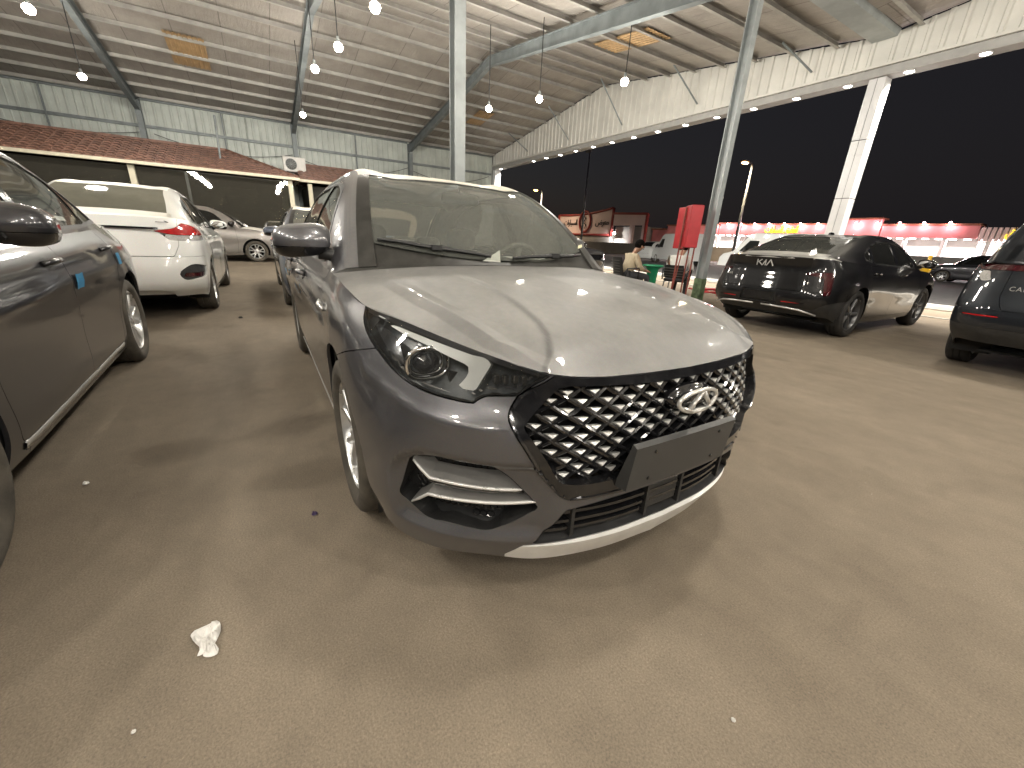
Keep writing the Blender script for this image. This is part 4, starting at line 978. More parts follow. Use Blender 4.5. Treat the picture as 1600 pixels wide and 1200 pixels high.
# fascia over the open side
xs_f = list(np.arange(XB, 14.0, 2.2))+[14.2]
for x0, x1 in zip(xs_f[:-1], xs_f[1:]):
    b = B(); corrugated(b, (x0, YF+.03), (1, 0), lambda s: (4.96, max(5.0, hz(x0+s)-.02)), x1-x0, .26, .03, (0, -1)); part(b, 'fascia_sheet', 'sheet_fascia')
b = B(); b.box((-3.4, YF+.17, 4.87), (35.2, .36, .17), 0, .01); part(b, 'fascia_soffit', 'soffit_grey')
b = B(); b.box((-3.4, YF-.03, 4.985), (35.2, .05, .05)); part(b, 'fascia_trim', 'sheet_fascia')
for x in (-17.2, -14.0, -10.9, -7.8, -4.7):
    b = B(); b.tube([(x, YF-.04, 5.02+.2), (x-.3, YF-1.0, hz(x-.3)-.1)], .022, 6); part(b, 'fascia_brace', 'steel_grey')
def clad_column(x, y, w, d, z1, labelled):
    c = tag(empty('clad_column', (x, y, 0)), labelled, 'column'); zs = [0, 1.2, 2.4, 3.6, z1]
    for k in range(4):
        for sx in (-1, 1):
            b = B(); b.box((sx*(w/4), 0, (zs[k]+zs[k+1])/2), (w/2-.008, d, zs[k+1]-zs[k]-.014), 0, .004); b.obj('cladding_panel', 'clad_white', c)
    b = B(); b.box((0, 0, z1/2), (w-.02, d-.02, z1-.02)); b.obj('column_core', 'clad_joint', c); return c
clad_column(-3.32, YF+.17, .31, .30, 4.78, 'tall white clad column with dark joints rising behind the black sedan')
clad_column(-20.75, YF+.17, .34, .34, 4.78, 'white clad column at the far corner by the back wall')
# sagging cables on the back wall
for k, (y0, y1, z0, z1, sag) in enumerate(((-4, .7, 4.3, 4.2, .35), (.9, 5.9, 4.1, 4.3, .45), (6.1, 10.5, 4.2, 4.4, .4), (-9.3, -4.4, 4.4, 4.3, .3))):
    b = B(); b.tube([(XB+.3, y0+(y1-y0)*t, z0+(z1-z0)*t-sag*4*t*(1-t)) for t in np.linspace(0, 1, 13)], .012, 5); part(b, 'wall_cable', 'cord_black')
# ---- lamps
def pendant(x, y, z, label, seen=True):
    o = tag(empty('pendant_lamp', (x, y, z)), label, 'lamp', 'bulbs hanging from the hall roof')
    top = hz(x)-.1; b = B(); b.tube([(0, 0, .10), (.01, 0, (top-z)*.5), (0, 0, top-z)], .011, 5); b.obj('cord', 'cord_black', o)
    b = B(); b.lathe([(0, .14), (.03, .14), (.035, .06), (.045, .05), (.045, .03)], 12); b.obj('lamp_holder', 'steel_light', o, True)
    b = B(); b.lathe([(.045, .04), (.075, .01), (.085, -.03), (.06, -.085), (0, -.105)], 10); b.obj('bulb', 'bulb_warm', o, True)
    l = bpy.data.lights.new('bulb_light', 'POINT'); l.energy = PW; l.color = (1, .945, .85); l.shadow_soft_size = .15; lo = bpy.data.objects.new('bulb_light', l); link(lo, o); lo.location = (0, 0, -.20); return o
PEND = [(-14.4, -4.35, 4.5, 'lit bulb hanging nearest the back wall at far left'), (-10.2, -3.95, 4.5, 'lit bulb hanging in the top left corner'),
 (-9.9, .5, 4.5, 'lower lit bulb of the close pair left of the grey steel column'), (-8.35, .75, 4.5, 'upper lit bulb of the pair left of the grey steel column'), (-6.42, 1.0, 4.5, 'lit bulb at the top edge left of the grey column'),
 (-14.3, .62, 4.5, 'small lit bulb low above the air conditioner by the back wall'), (-9.86, 4.83, 4.5, 'lit bulb just right of the tall grey column'), (-8.31, 5.45, 4.5, 'lit bulb in the middle under the far rafter'), (-6.18, 6.25, 4.5, 'large lit bulb before the white fascia')]
for p in PEND: pendant(*p)
for k, (x, y) in enumerate(((.2, -4.3), (2.6, -4.3), (5.0, -4.2), (.4, 1.2), (3.2, 1.0), (5.6, .9), (8.2, 1.0), (11.0, 1.0), (8.2, -4.2), (11.0, -4.2), (8.0, 6.0), (.3, 6.2), (3.0, 6.1), (5.5, 6.0), (-1.6, -4.3), (-6.3, -4.1))):
    pendant(x, y, 4.5, 'lit bulb hanging over the near bay beyond the picture')
for k, x in enumerate(np.arange(-20.14, 9.0, 1.082)):
    if k in (1, 2) : continue
    nth = ['first', '', '', 'second', 'third', 'fourth', 'fifth', 'sixth', 'seventh', 'eighth', 'ninth', 'tenth', 'eleventh', 'twelfth', 'thirteenth', 'fourteenth', 'fifteenth', 'sixteenth']
    lb = '%s lit downlight from the back wall in the row under the fascia' % nth[k] if k < len(nth) else 'lit downlight under the near end of the fascia, beyond the picture'
    o = tag(empty('downlight', (float(x), 10.97, 4.785)), lb, 'lamp', 'downlights along the fascia')
    b = B(); b.lathe([(.10, .0), (.105, -.014), (.08, -.018), (.078, -.004)], 16); b.obj('bezel', 'clad_white', o, True)
    b = B(); b.lathe([(.078, -.006), (.04, -.007), (0, -.007)], 12); b.obj('lamp_disc', 'led_white', o)
    l = bpy.data.lights.new('led_light', 'AREA'); l.shape = 'DISK'; l.size = .15; l.energy = LW; l.color = (1, .94, .86); l.spread = R(130); lo = bpy.data.objects.new('led_light', l); link(lo, o); lo.location = (0, 0, -.03); lo.rotation_euler = (R(30), 0, 0)
# ---- office with brown tiled roof in front of the back wall
off = tag(empty('office_building', (-17.5, -3.5, 0)), 'low dark glazed office under a brown tiled hip roof', 'building')
def opart(b, name, mat, root, smooth=False):
    o = b.obj(name, mat, root, smooth); o.matrix_parent_inverse = Matrix.Translation(-root.location); return o
def tiled_roof(root, x0, x1, z0, z1, ya, yb, hipa, hipb):
    """slope facing +x from eave (x0,z0) up to (x1,z1); rows of rolled tiles; hip cut at the ends"""
    V, F = [], []; rows = 9; tw = .24
    for r in range(rows):
        t0, t1 = r/rows, (r+1)/rows; y = ya+hipa*t0
        while y < yb-hipb*t0-.05:
            ye = min(y+tw, yb-hipb*t0); xx0, xx1 = x0+(x1-x0)*t0, x0+(x1-x0)*(t1+.03); zz0, zz1 = z0+(z1-z0)*t0, z0+(z1-z0)*(t1+.03)
            o = len(V); jz = random.uniform(-.004, .004)
            for (q, h) in ((0, .005), (.3, .045), (.7, .045), (1, .005)):
                yy = y+(ye-y)*q; V += [(xx0+.01, yy, zz0+h+.03+jz), (xx1, yy, zz1+h-.012+jz)]
            for i in range(3): F.append((o+2*i, o+2*i+2, o+2*i+3, o+2*i+1))
            oo = len(V); V += [(xx0+.01, y, zz0-.01), (xx0+.01, ye, zz0-.01)]; F.append((oo, oo+1, o+6, o+4, o+2, o))
            y += tw
    b = B(); b.add(V, F); rt = opart(b, 'roof_tiles', 'tile_brown', root); rt['kind'] = 'stuff'
    b = B(); b.add([(x0, ya, z0), (x0, yb, z0), (x1, yb-hipb, z1), (x1, ya+hipa, z1), (x1-(x0-x1), yb, z0), (x1-(x0-x1), ya, z0)], [(0, 1, 2, 3), (1, 4, 2), (0, 3, 5), (3, 2, 4, 5)]); opart(b, 'roof', 'tile_brown', root)
    b = B(); b.bar((x0-.02, yb-.02, z0+.05), (x1, yb-hipb, z1+.05), .16, .08); b.bar((x1, ya+hipa, z1+.05), (x1, yb-hipb, z1+.05), .16, .08); opart(b, 'ridge_cap', 'tile_brown', root)
    b = B(); b.box((x0+.03, (ya+yb)/2, z0-.035), (.05, yb-ya+.1, .10), 0, .01); b.box(((x0+x1)/2-.4, yb+.03, z0-.035), (abs(x1-x0)+.8, .05, .10), 0, .01); opart(b, 'gutter', 'trim_cream', root)
tiled_roof(off, -17.0, -19.0, 2.92, 3.78, -14.0, .50, 2.2, 2.2)
b = B(); b.box((-19.2, -6.9, 1.4), (2.6, 13.6, 2.8)); opart(b, 'rear_room', 'office_wall', off)
for y in (-13.2, -8.8, -4.33, .22): b = B(); b.box((-17.25, y, 1.42), (.16, .16, 2.84), 0, .01); opart(b, 'post', 'trim_cream', off)
for y0, y1 in ((-13.1, -8.9), (-8.7, -4.43), (-4.23, .12)):
    b = B(); b.box((-17.30, (y0+y1)/2, 1.65), (.012, y1-y0, 2.3)); opart(b, 'window_pane', 'glass_office', off)
b = B(); b.box((-17.29, -6.5, .25), (.10, 13.4, .50)); opart(b, 'plinth', 'office_wall', off)
b = B(); b.box((-17.85, -1.4, 2.3), (.22, 1.0, .28), 0, .03); opart(b, 'indoor_unit', 'paper_white', off)
off2 = tag(empty('side_office', (-18.2, 3, 0)), 'smaller tiled roof annex right of the glazed office', 'building')
tiled_roof(off2, -17.6, -19.2, 2.95, 3.62, .62, 7.0, 0.0, 1.6)
for y in (.95, 3.8, 6.7): b = B(); b.box((-17.8, y, 1.42), (.16, .16, 2.84), 0, .01); opart(b, 'post', 'trim_cream', off2)
b = B(); b.box((-19.4, 3.9, 1.4), (2.4, 6.0, 2.8)); opart(b, 'room', 'office_dark', off2)
b = B(); b.tube([(-17.95, -1.85, 4.75), (-17.95, -1.9, 3.1)], .035, 8); opart(b, 'vent_pipe', 'steel_grey', off)
ac = tag(empty('air_conditioner', (-18.6, .55, 3.28)), 'white outdoor air conditioner unit on the office roof', 'air conditioner')
b = B(); b.box((0, 0, .27), (.32, .80, .54), 0, .02); b.obj('casing', 'paper_white', ac)
b = B(); b.lathe([(.20, 0), (.205, .015), (.195, .02), (.19, .004)], 28); V = [(.163+v[2], v[0]-.12, v[1]+.27) for v in b.V]; bb = B(); bb.add(V, b.F)
for r_ in (.05, .09, .13, .165): bb.tube([(.175, r_*math.cos(a)-.12, .27+r_*math.sin(a)) for a in np.linspace(0, 2*math.pi, 21)], .004, 4, False)
for a in np.linspace(0, math.pi, 7)[:-1]: bb.tube([(.178, -.12-.19*math.cos(a), .27-.19*math.sin(a)), (.178, -.12+.19*math.cos(a), .27+.19*math.sin(a))], .003, 4)
bb.obj('fan_guard', 'steel_light', ac)
b = B(); V = [(.162, -.12+.19*math.cos(a), .27+.19*math.sin(a)) for a in np.linspace(0, 2*math.pi, 28, endpoint=False)]; b.add(V, [tuple(range(28))]); b.obj('fan_opening', 'office_dark', ac)
b = B(); b.box((0, -.3, -.15), (.34, .04, .30)); b.box((0, .3, -.15), (.34, .04, .30)); b.obj('bracket', 'steel_grey', ac)
# ---------------------------------------------------------------- other cars: the same body grid, reshaped
def morph(T, fx, fw=lambda x, w, z: w, fz=lambda x, w, z: z):
    return [[(float(fx(x)), float(fw(x, w, z)), float(fz(x, w, z))) for x, w, z in row] for row in T]
def lin(xs, ys): return lambda x: np.interp(x, xs, ys)
def shape(wb, fo, ro, wk, dz=lambda x, w, z: z):
    """front/rear overhang factors, wheelbase, width factor"""
    def fx(x): return x*fo if x > 0 else (x*wb/2.67 if x > -2.67 else -wb+(x+2.67)*ro)
    fw = lambda x, w, z: w*wk
    return {k: morph(t, fx, fw, dz) for k, t in (('LOW', LOW), ('HOOD', HOOD), ('GREEN', GREEN), ('BOOT', BOOT))}
def tidy(T):
    """boot and bonnet share their rims with the lower body and the cabin"""
    L, G = T['LOW'][5], T['GREEN']
    T['BOOT'][0] = [G[8][0], G[8][2], G[8][3], G[8][4]]
    a, b_, c, d = L[15], L[16], L[17], L[18]
    T['BOOT'][1] = [a]+[tuple((np.array(T['BOOT'][0][k])*.5+np.array(q)*.5)) for k, q in ((1, b_), (2, c), (3, d))]
    T['BOOT'][2] = [b_, tuple((np.array(b_)*.5+np.array(c)*.5)), c, d]
    return T
def build_car(name, T, col, wb, win, res=1.0, arch=.372, rad=.325, rim=.23, style='twin', alloy='alloy', w_wheel=.87, glassm='glass_side', rear_glassm=None, lamps=(), bump_r=.62, pillars=((-1.38, -1.495), (-2.33, -2.43)), roofm=None, detail=True, trunk_w=.56, hoodm=None, cabin=True, mirror_at=None, deckm=None, rear_cut=(), mirrorm=None):
    car = empty(name); q = lambda n: max(3, int(n*res))
    P1 = grid_mesh(surf(T['LOW'], [q(6)]*5, [q(n) for n in (8, 8, 8, 8, 8, 8, 8, 9, 6, 7, 7, 6, 8, 9, 9, 10, 12, 12)]))
    body = P1
    for cx in (0, -wb): body = clip(body, -sdf(side(body.V), circle((cx, rad+.01), arch, 64)))
    out = {}
    for nm, poly, proj_, ok, mat, dep in lamps:
        pr = {'front': front, 'side': side, 'ob': lambda V: oblique(V, 45), 'rob': lambda V: oblique(V*np.array([-1, 1, 1]), 45)}[proj_]
        piece, body = cut_where(body, pr(body.V), smooth_poly(poly), ok(body.V), .0015)
        if len(piece.F): out.setdefault(nm, []).append((piece, mat, dep))
    fd = rd = tr = None
    if detail:
        fb, body = cut(body, side(body.V), [(-.1, .62), (.10, .70), (.30, .77), (.42, .80), (.5, 1.1), (1.5, 1.1), (1.5, -.2), (-.1, -.2)], .002)
        fe, body = cut(body, side(body.V), [(1.5, 1.2), (1.5, -.2), (-.55, -.2), (-.47, .27), (-.44, .6), (-.50, 1.3)], .002)
        fd, body = cut(body, side(body.V), [(-.3, .26), (pillars[0][0]-.06, .26), (pillars[0][0]-.07, 1.4), (-.3, 1.4)], .002)
        k = -wb+.31; rd, body = cut(body, side(body.V), smooth_poly([(pillars[0][0]+.1, .26, 1), (k+.14, .26, 1), (k+.10, .45), (k, .68), (k-.08, .85), (k-.08, 1.4, 1), (pillars[0][0]+.1, 1.4, 1)]), .002)
        rb, body = cut(body, side(body.V), [(-wb-.36, .0), (-wb-.39, bump_r-.02), (-wb-.55, bump_r), (-9, bump_r), (-9, 0)], .002)
        tr, body = cut_where(body, front(body.V), [(-1, bump_r+.005), (trunk_w-.05, bump_r+.005), (trunk_w, bump_r+.12), (trunk_w, 1.6), (-1, 1.6)], body.V[:, 0] < -wb-.4)
        panel('front_bumper', fb, col, car, .02, both=True); pair('front_fender', fe, col, car); fd_o = pair('front_door', fd, col, car); rd_o = pair('rear_door', rd, col, car)
        panel('rear_bumper', rb, col, car, .02, both=True)
        if len(tr.F): panel('trunk_lid', tr, col, car, .02, both=True)
        for s, f_, r_ in ((1, fd_o[0], rd_o[0]), (-1, fd_o[1], rd_o[1])): handle(f_, P1, pillars[0][0]+.2, .87, s, col); handle(r_, P1, -wb+.48, .89, s, col)
    panel('body_shell', body, col, car, .02, both=True)
    for nm, L in out.items():
        for piece, mat, dep in L:
            if piece.V[:, 1].min() < .01: panel(nm, offset(piece, dep), mat, car, .012, both=True)
            else: pair(nm, offset(piece, dep), mat, car, .012)
    inner = P1
    for cx in (0, -wb): inner = clip(inner, -sdf(side(inner.V), circle((cx, rad+.01), arch-.002, 48)))
    panel('inner_body', offset(inner, .035), 'black_matte', car, 0, both=True)
    b = B(); b.box((-wb/2, 0, .23), (wb+1.0, 1.2, .02)); b.obj('underbody', 'black_matte', car)
    for cx in (0, -wb): wheel_liner(car, cx, arch+.02, w_wheel-.02)
    panel('hood', grid_mesh(surf(T['HOOD'], q(5), q(6))), hoodm or col, car, .02, both=True)
    G = surf(T['GREEN'], [q(6)]*8, [q(5)]*4); n = q(5); ip = 2*n; h = q(6)
    sd = grid_mesh(G[:, :ip], True); pil = grid_mesh(G[:, ip-1:ip+2], True)
    gs, fs = cut(sd, side(sd.V), smooth_poly(win), .001); pair('side_frame', fs, col, car, .02); pair('roof_rail', pil, col, car, .02)
    segs = []; rest = gs
    for k, (x0, x1) in enumerate(pillars):
        a, rest = cut(rest, side(rest.V), [(2, .5), (2, 2), (x0, 2), (x0, .5)], 0); segs.append(a)
        bp, rest = cut(rest, side(rest.V), [(2, .5), (2, 2), (x1, 2), (x1, .5)], 0)
        if len(bp.F): pair('window_pillar', offset(bp, -.001), 'black_gloss', car, .01)
    segs.append(rest)
    for nm, a in zip(('front_door_glass', 'rear_door_glass', 'quarter_glass'), segs):
        if len(a.F): pair(nm, offset(a, .005), glassm, car, 0)
    d = sdf(side(sd.V), smooth_poly(win)); pair('window_seal', offset(clip(sd, np.abs(d)-.012), -.002), 'black_plastic', car, .006)
    ws = grid_mesh(G[0:3*h+1, ip+1:], True); panel('windshield', offset(ws, .002), glassm, car, 0, both=True)
    roof = grid_mesh(G[3*h:5*h+h//2+1, ip+1:], True); panel('roof', roof, roofm or col, car, .02, both=True)
    rg0, rg1 = 5*h+h//2, 8*h-h//3
    rg = grid_mesh(G[rg0:rg1+1, ip+2:], True); panel('rear_window', offset(rg, .002), rear_glassm or glassm, car, 0, both=True)
    rt = grid_mesh(G[rg0:, ip+1:ip+3], True); pair('rear_pillar', rt, col, car, .01)
    ld = grid_mesh(G[rg1:, ip+1:], True); panel('rear_shelf', ld, deckm or col, car, .01, both=True)
    bt = grid_mesh(surf(T['BOOT'], q(5), q(5)), True); panel('boot_deck', bt, deckm or col, car, .015, both=True)
    hl = grid_mesh(G[3*h-2:rg0+2, ip:], True); panel('headlining', offset(hl, .03), 'headlining', car, 0, both=True)
    if cabin: interior(car, -.25, 1, 0, -wb+.5)
    if mirror_at: door_mirror(car, *mirror_at, mirrorm or col, .95)
    wheel_set(car, (0, -wb), w_wheel, rad, rim, style, alloy, 'rubber' if col in ('paint_black', 'paint_navy') else 'rubber_dusty')
    return car, P1
def place(car, x, y, rz): car.location = (x, y, 0); car.rotation_euler = (0, 0, rz); return car
def set_mat(o, old, new):
    for ch in [o]+list(o.children_recursive):
        if ch.type == 'MESH' and ch.material_slots and ch.material_slots[0].material and ch.material_slots[0].material.name == old:
            ch.material_slots[0].link = 'OBJECT'; ch.material_slots[0].material = MATS[new]
def copy_car(src, skip=()):
    def rec(o, parent):
        c = o.copy(); link(c); c.parent = parent
        for ch in list(o.children):
            if not any(ch.name.startswith(k) for k in skip): rec(ch, c)
        return c
    return rec(src, None)
def fix_rear(T, rows):
    """replace the six rows of the rear columns c15..c18 with profile (x, z) at the centre and corner setback"""
    for r, (x, z, w) in enumerate(rows):
        L = T['LOW'][r]; L[18] = (x, 0, z); L[17] = (x+.015, w*.42, z); L[16] = (x+.07, w*.76, z-.002); L[15] = (x+.25, w*.97, z-.01); 
    return T
# --- black fastback (rear three-quarter view)
def k4_tables():
    T = shape(2.72, .95, 1.0, 1.015, lambda x, w, z: z*.965 if z > 1.1 else z)
    fix_rear(T, [(-3.56, .30, .80), (-3.66, .40, .84), (-3.70, .54, .86), (-3.66, .76, .845), (-3.63, .94, .81), (-3.66, 1.075, .75)])
    L = T['LOW']; L[5][14] = (-3.08, .80, 1.045); L[5][13] = (-2.72, .825, 1.02); L[5][12] = (-2.35, .825, 1.0); L[4][14] = (-3.08, .875, .92); L[3][14] = (-3.1, .90, .75)
    G = T['GREEN']
    for i, (xf, zf, xm, wm, zm, xp, wp, zp, xq, zq, xj, zj) in {5: (-2.2, .998, -2.2, .735, 1.20, -2.2, .585, 1.385, -2.2, 1.41, -2.2, 1.42), 6: (-2.6, 1.015, -2.6, .74, 1.15, -2.58, .605, 1.30, -2.56, 1.335, -2.55, 1.345), 7: (-3.0, 1.04, -3.0, .735, 1.10, -2.97, .63, 1.19, -2.95, 1.225, -2.94, 1.238), 8: (-3.30, 1.055, -3.32, .70, 1.075, -3.33, .64, 1.095, -3.34, 1.112, -3.35, 1.118)}.items():
        wf = {5: .825, 6: .825, 7: .81, 8: .775}[i]
        G[i] = [(xf, wf, zf), (xm, wm, zm), (xp, wp, zp), (xq, .36, zq), (xj, 0, zj)]
    return tidy(T)
# --- white notchback saloon (rear view)
def ciaz_tables():
    T = shape(2.65, .95, .98, .965)
    fix_rear(T, [(-3.47, .27, .76), (-3.56, .36, .815), (-3.60, .52, .835), (-3.56, .76, .825), (-3.49, .96, .80), (-3.40, 1.095, .74)])
    L = T['LOW']; L[5][14] = (-3.02, .775, 1.06); L[5][13] = (-2.65, .785, 1.03); L[4][14] = (-3.02, .84, .93)
    for i, dz in ((7, .03), (8, .055)): T['GREEN'][i] = [(x, w*1.03, z+dz) for x, w, z in T['GREEN'][i]]
    return tidy(T)
# --- brownish silver hatchback (seen from its right side)
def hatch_tables(): return tidy(shape(2.58, .92, .55, .945, lambda x, w, z: z*1.02))
# --- dark people carrier (rear corner only)
def mpv_tables():
    T = shape(2.78, .95, 1.0, 1.0, lambda x, w, z: z if z < .9 else .9+(z-.9)*1.32)
    fix_rear(T, [(-3.58, .34, .80), (-3.66, .46, .86), (-3.68, .62, .885), (-3.64, .82, .89), (-3.60, 1.00, .875), (-3.56, 1.12, .85)])
    for r in range(6): x, w, z = T['LOW'][r][15]; T['LOW'][r][15] = (x-.05, w, z)
    L = T['LOW']; L[5][14] = (-3.2, .83, 1.10); L[5][13] = (-2.78, .835, 1.07); L[5][12] = (-2.35, .83, 1.05)
    G = T['GREEN']
    for i, (xf, zf, xm, wm, zm, xp, wp, zp, xj, zj) in {5: (-2.3, 1.045, -2.3, .78, 1.36, -2.3, .66, 1.655, -2.3, 1.70), 6: (-2.75, 1.07, -2.75, .78, 1.35, -2.75, .665, 1.63, -2.75, 1.68), 7: (-3.15, 1.09, -3.15, .775, 1.33, -3.12, .66, 1.57, -3.15, 1.63), 8: (-3.42, 1.11, -3.40, .76, 1.13, -3.48, .70, 1.145, -3.54, 1.15)}.items():
        G[i] = [(xf, {5: .83, 6: .835, 7: .825, 8: .80}[i], zf), (xm, wm, zm), (xp, wp, zp), ((xp+xj)/2, .38, zp*.35+zj*.65), (xj, 0, zj)]
    return tidy(T)
# ---------------------------------------------------------------- text and marks
def text_mesh(name, body, size, mat, parent=None, depth=.01, spacing=1.0, align='CENTER', shear=0):
    cu = bpy.data.curves.new(name, 'FONT'); cu.body = body; cu.size = size; cu.extrude = depth; cu.align_x = align; cu.align_y = 'CENTER'; cu.space_character = spacing; cu.resolution_u = 3; cu.shear = shear
    t = bpy.data.objects.new(name, cu); COL.objects.link(t); bpy.context.view_layer.update()
    me = bpy.data.meshes.new_from_object(t.evaluated_get(bpy.context.evaluated_depsgraph_get())); bpy.data.objects.remove(t)
    me.name = name; me.materials.clear(); me.materials.append(MATS[mat]); o = bpy.data.objects.new(name, me); link(o, parent); return o
AR = {'ا': (0xFE8D, 0xFE8E), 'ر': (0xFEAD, 0xFEAE), 'ل': (0xFEDD,), 'ع': (0xFEC9,), 'ق': (0xFED5,), 'ي': (0xFEF1,), 'س': (0xFEB1,), 'ت': (0xFE95,), 'م': (0xFEE1,), 'ض': (0xFEBD,)}
def arabic(s):
    """joined letter forms in visual order"""
    out = []; w = s.split(' ')
    for word in w:
        g = []
        for i, ch in enumerate(word):
            prev = i > 0 and word[i-1] not in 'اردذزو'; nxt = i < len(word)-1
            b_ = AR[ch][0]
            if ch in 'ار': g.append(chr(b_+(1 if prev else 0)))
            else: g.append(chr(b_+(3 if prev and nxt else 2 if nxt else 1 if prev else 0)))
        out.append(''.join(reversed(g)))
    return ' '.join(reversed(out))
# ---------------------------------------------------------------- the cars
main_car, P1A, hoodA = make_saloon('sedan', 'paint_grey')
tag(main_car, 'dusty grey sedan with black diamond grille parked in the centre, facing the viewer', 'car')
patch_on(main_car, 'protective_tape', P1A, -1.52, -1.60, .70, .77, -1, 'tape_blue', .004, .012); patch_on(main_car, 'protective_tape', P1A, -2.42, -2.50, .74, .80, -1, 'tape_blue', .004, .012)
# small side badge on the fender, papers behind the glass
b = B()
p, n = nearest_on(P1A, -.30, .80); q, n2 = nearest_on(P1A, -.47, .815)
b.tube([(p[0], -p[1]-.004, p[2]), ((p[0]+q[0])/2, -(p[1]+q[1])/2-.010, (p[2]+q[2])/2), (q[0], -q[1]-.004, q[2])], [.010, .016, .006], 6); b.obj('fender_badge', 'satin_silver', main_car, True)
b = B(); b.add([(-.33, -.10, 1.005), (-.335, .02, 1.005), (-.40, .05, 1.065)], [(0, 1, 2)]); b.add([(-.42, .16, 1.02), (-.40, .40, 1.02), (-.58, .42, 1.025), (-.60, .18, 1.025)], [(0, 1, 2, 3)]); o = b.obj('dashboard_paper', 'paper_white', main_car); o['kind'] = 'stuff'
left_car = copy_car(main_car, ('grille_stud', 'pocket_honeycomb', 'fender_badge', 'dashboard_paper', 'protective_tape'))
left_car.name = 'sedan.left'; left_car.name = 'sedan'
left_car.location = (-.05, -2.86, 0); left_car.scale = (1.04, 1.04, 1.04); left_car.rotation_euler = (0, 0, R(2.0))
set_mat(left_car, 'paint_grey', 'paint_grey_clean'); set_mat(left_car, 'roof_film', 'paint_grey_clean')
tag(left_car, 'dark grey sedan cut off at the left edge, blue tape on its doors', 'car')
lm = [o for o in left_car.children if o.name.startswith('door_mirror') and np.mean([v.co.y for v in o.data.vertices]) > 0][0]; lm.location = (0, .09, -.025)
for x, z in ((-1.50, .715), (-2.44, .775)):
    o = patch_on(left_car, 'protective_tape', P1A, x, x-.085, z, z+.075, 1, 'tape_blue', .003, .010)
back_car = copy_car(main_car, ('grille', 'fog_lamp', 'lower_intake', 'badge', 'plate_holder', 'fender_badge', 'dashboard_paper', 'headrest'))
back_car.location = (-5.6, .02, 0); set_mat(back_car, 'paint_grey', 'paint_blue')
tag(back_car, 'bluish grey sedan hidden behind the central grey sedan, only its flank showing', 'car')
WIN_K4 = [(-.67, .985, 1), (-.81, 1.15), (-1.0, 1.29), (-1.2, 1.335), (-1.65, 1.355), (-2.05, 1.335), (-2.40, 1.24), (-2.55, 1.17), (-2.62, 1.085, 1), (-2.3, 1.045), (-1.6, 1.015), (-1.0, .995)]
rear = lambda V: V[:, 0] < -3.0
k4, PK = build_car('fastback', k4_tables(), 'paint_black', 2.72, WIN_K4, 1.25, .378, .335, .245, 'five', 'alloy_dark', .885, 'glass_dark', 'glass_side',
  lamps=(('tail_lamp', [(-2.203, .889, 1), (-1.891, .905, 1), (-1.855, .882, 1), (-1.872, .619, 1), (-1.961, .593, 1), (-1.978, .826, 1), (-2.168, .862, 1)], 'rob', rear, 'lamp_lens_dark_red', 0),
         ('tail_light_bar', [(-1, .870, 1), (.47, .872, 1), (.47, .888, 1), (-1, .888, 1)], 'front', rear, 'lamp_lens_dark_red', .004),
         ('plate_recess', [(-1, .44, 1), (.27, .44, 1), (.235, .61, 1), (-1, .61, 1)], 'front', lambda V: V[:, 0] < -3.3, 'black_plastic', .03),
         ('rear_reflector', [(.33, .467, 1), (.64, .479, 1), (.64, .494, 1), (.33, .484, 1)], 'front', lambda V: V[:, 0] < -3.3, 'lamp_lens_red', 0),
         ('bumper_skirt', [(-1, .1, 1), (-1, .425, 1), (.5, .415, 1), (.70, .40, 1), (.80, .48, 1), (.95, .56, 1), (1.2, .1, 1)], 'front', rear, 'black_plastic', .006)),
  bump_r=.64, roofm='paint_black_roof', deckm='film_dusty', mirror_at=(-.55, .92, 1.06))
b = B()
for s in (1, -1): b.tube([(-3.655, s*.06, .405), (-3.64, s*.35, .400), (-3.60, s*.56, .385), (-3.50, s*.74, .33)], [.014, .016, .016, .010], 8)
o = b.obj('diffuser_trim', 'satin_silver', k4, True); o['kind'] = 'stuff'
b = B(); b.box((-3.678, 0, .535), (.012, .44, .12), 0, .004); b.obj('blank_plate', 'black_gloss', k4)
def kia(parent, x, z, h):
    b = B(); P = lambda u, v: (x, -u*h, z+v*h)     # seen from behind, left to right is -y
    for pts in (((-1.55, -.5), (-1.55, .5)), ((-1.50, -.02), (-.80, .48)), ((-1.30, .10), (-.62, -.48)), ((-.62, -.48), (-.12, .42)), ((-.12, .5), (-.12, -.5)), ((.10, -.5), (.66, .5)), ((.66, .5), (1.25, -.5))): b.bar(P(*pts[0]), P(*pts[1]), .16*h, .008, (1, 0, 0))
    for v in b.V[:0]: pass
    return b.obj('emblem', 'badge_silver', parent)
kia(k4, -3.672, .985, .082)
o = text_mesh('model_badge', 'K4', .055, 'badge_silver', k4, .004); o.location = (-3.625, .52, .80); o.rotation_euler = (R(90), 0, R(-90-8))
b = B(); b.add(*superq((-1.95, 0, 1.44), (.09, .02, .035), .8, .8)); b.obj('roof_aerial', 'black_gloss', k4, True)
place(k4, -1.68, 8.86, R(90)); tag(k4, 'glossy black fastback sedan seen from behind, parked on the right', 'car')
WIN_C = [(-.66, .985, 1), (-.80, 1.17), (-1.0, 1.335), (-1.15, 1.378), (-1.6, 1.398), (-2.0, 1.385), (-2.35, 1.30), (-2.55, 1.21), (-2.68, 1.085, 1), (-2.3, 1.04), (-1.6, 1.010), (-1.0, .992)]
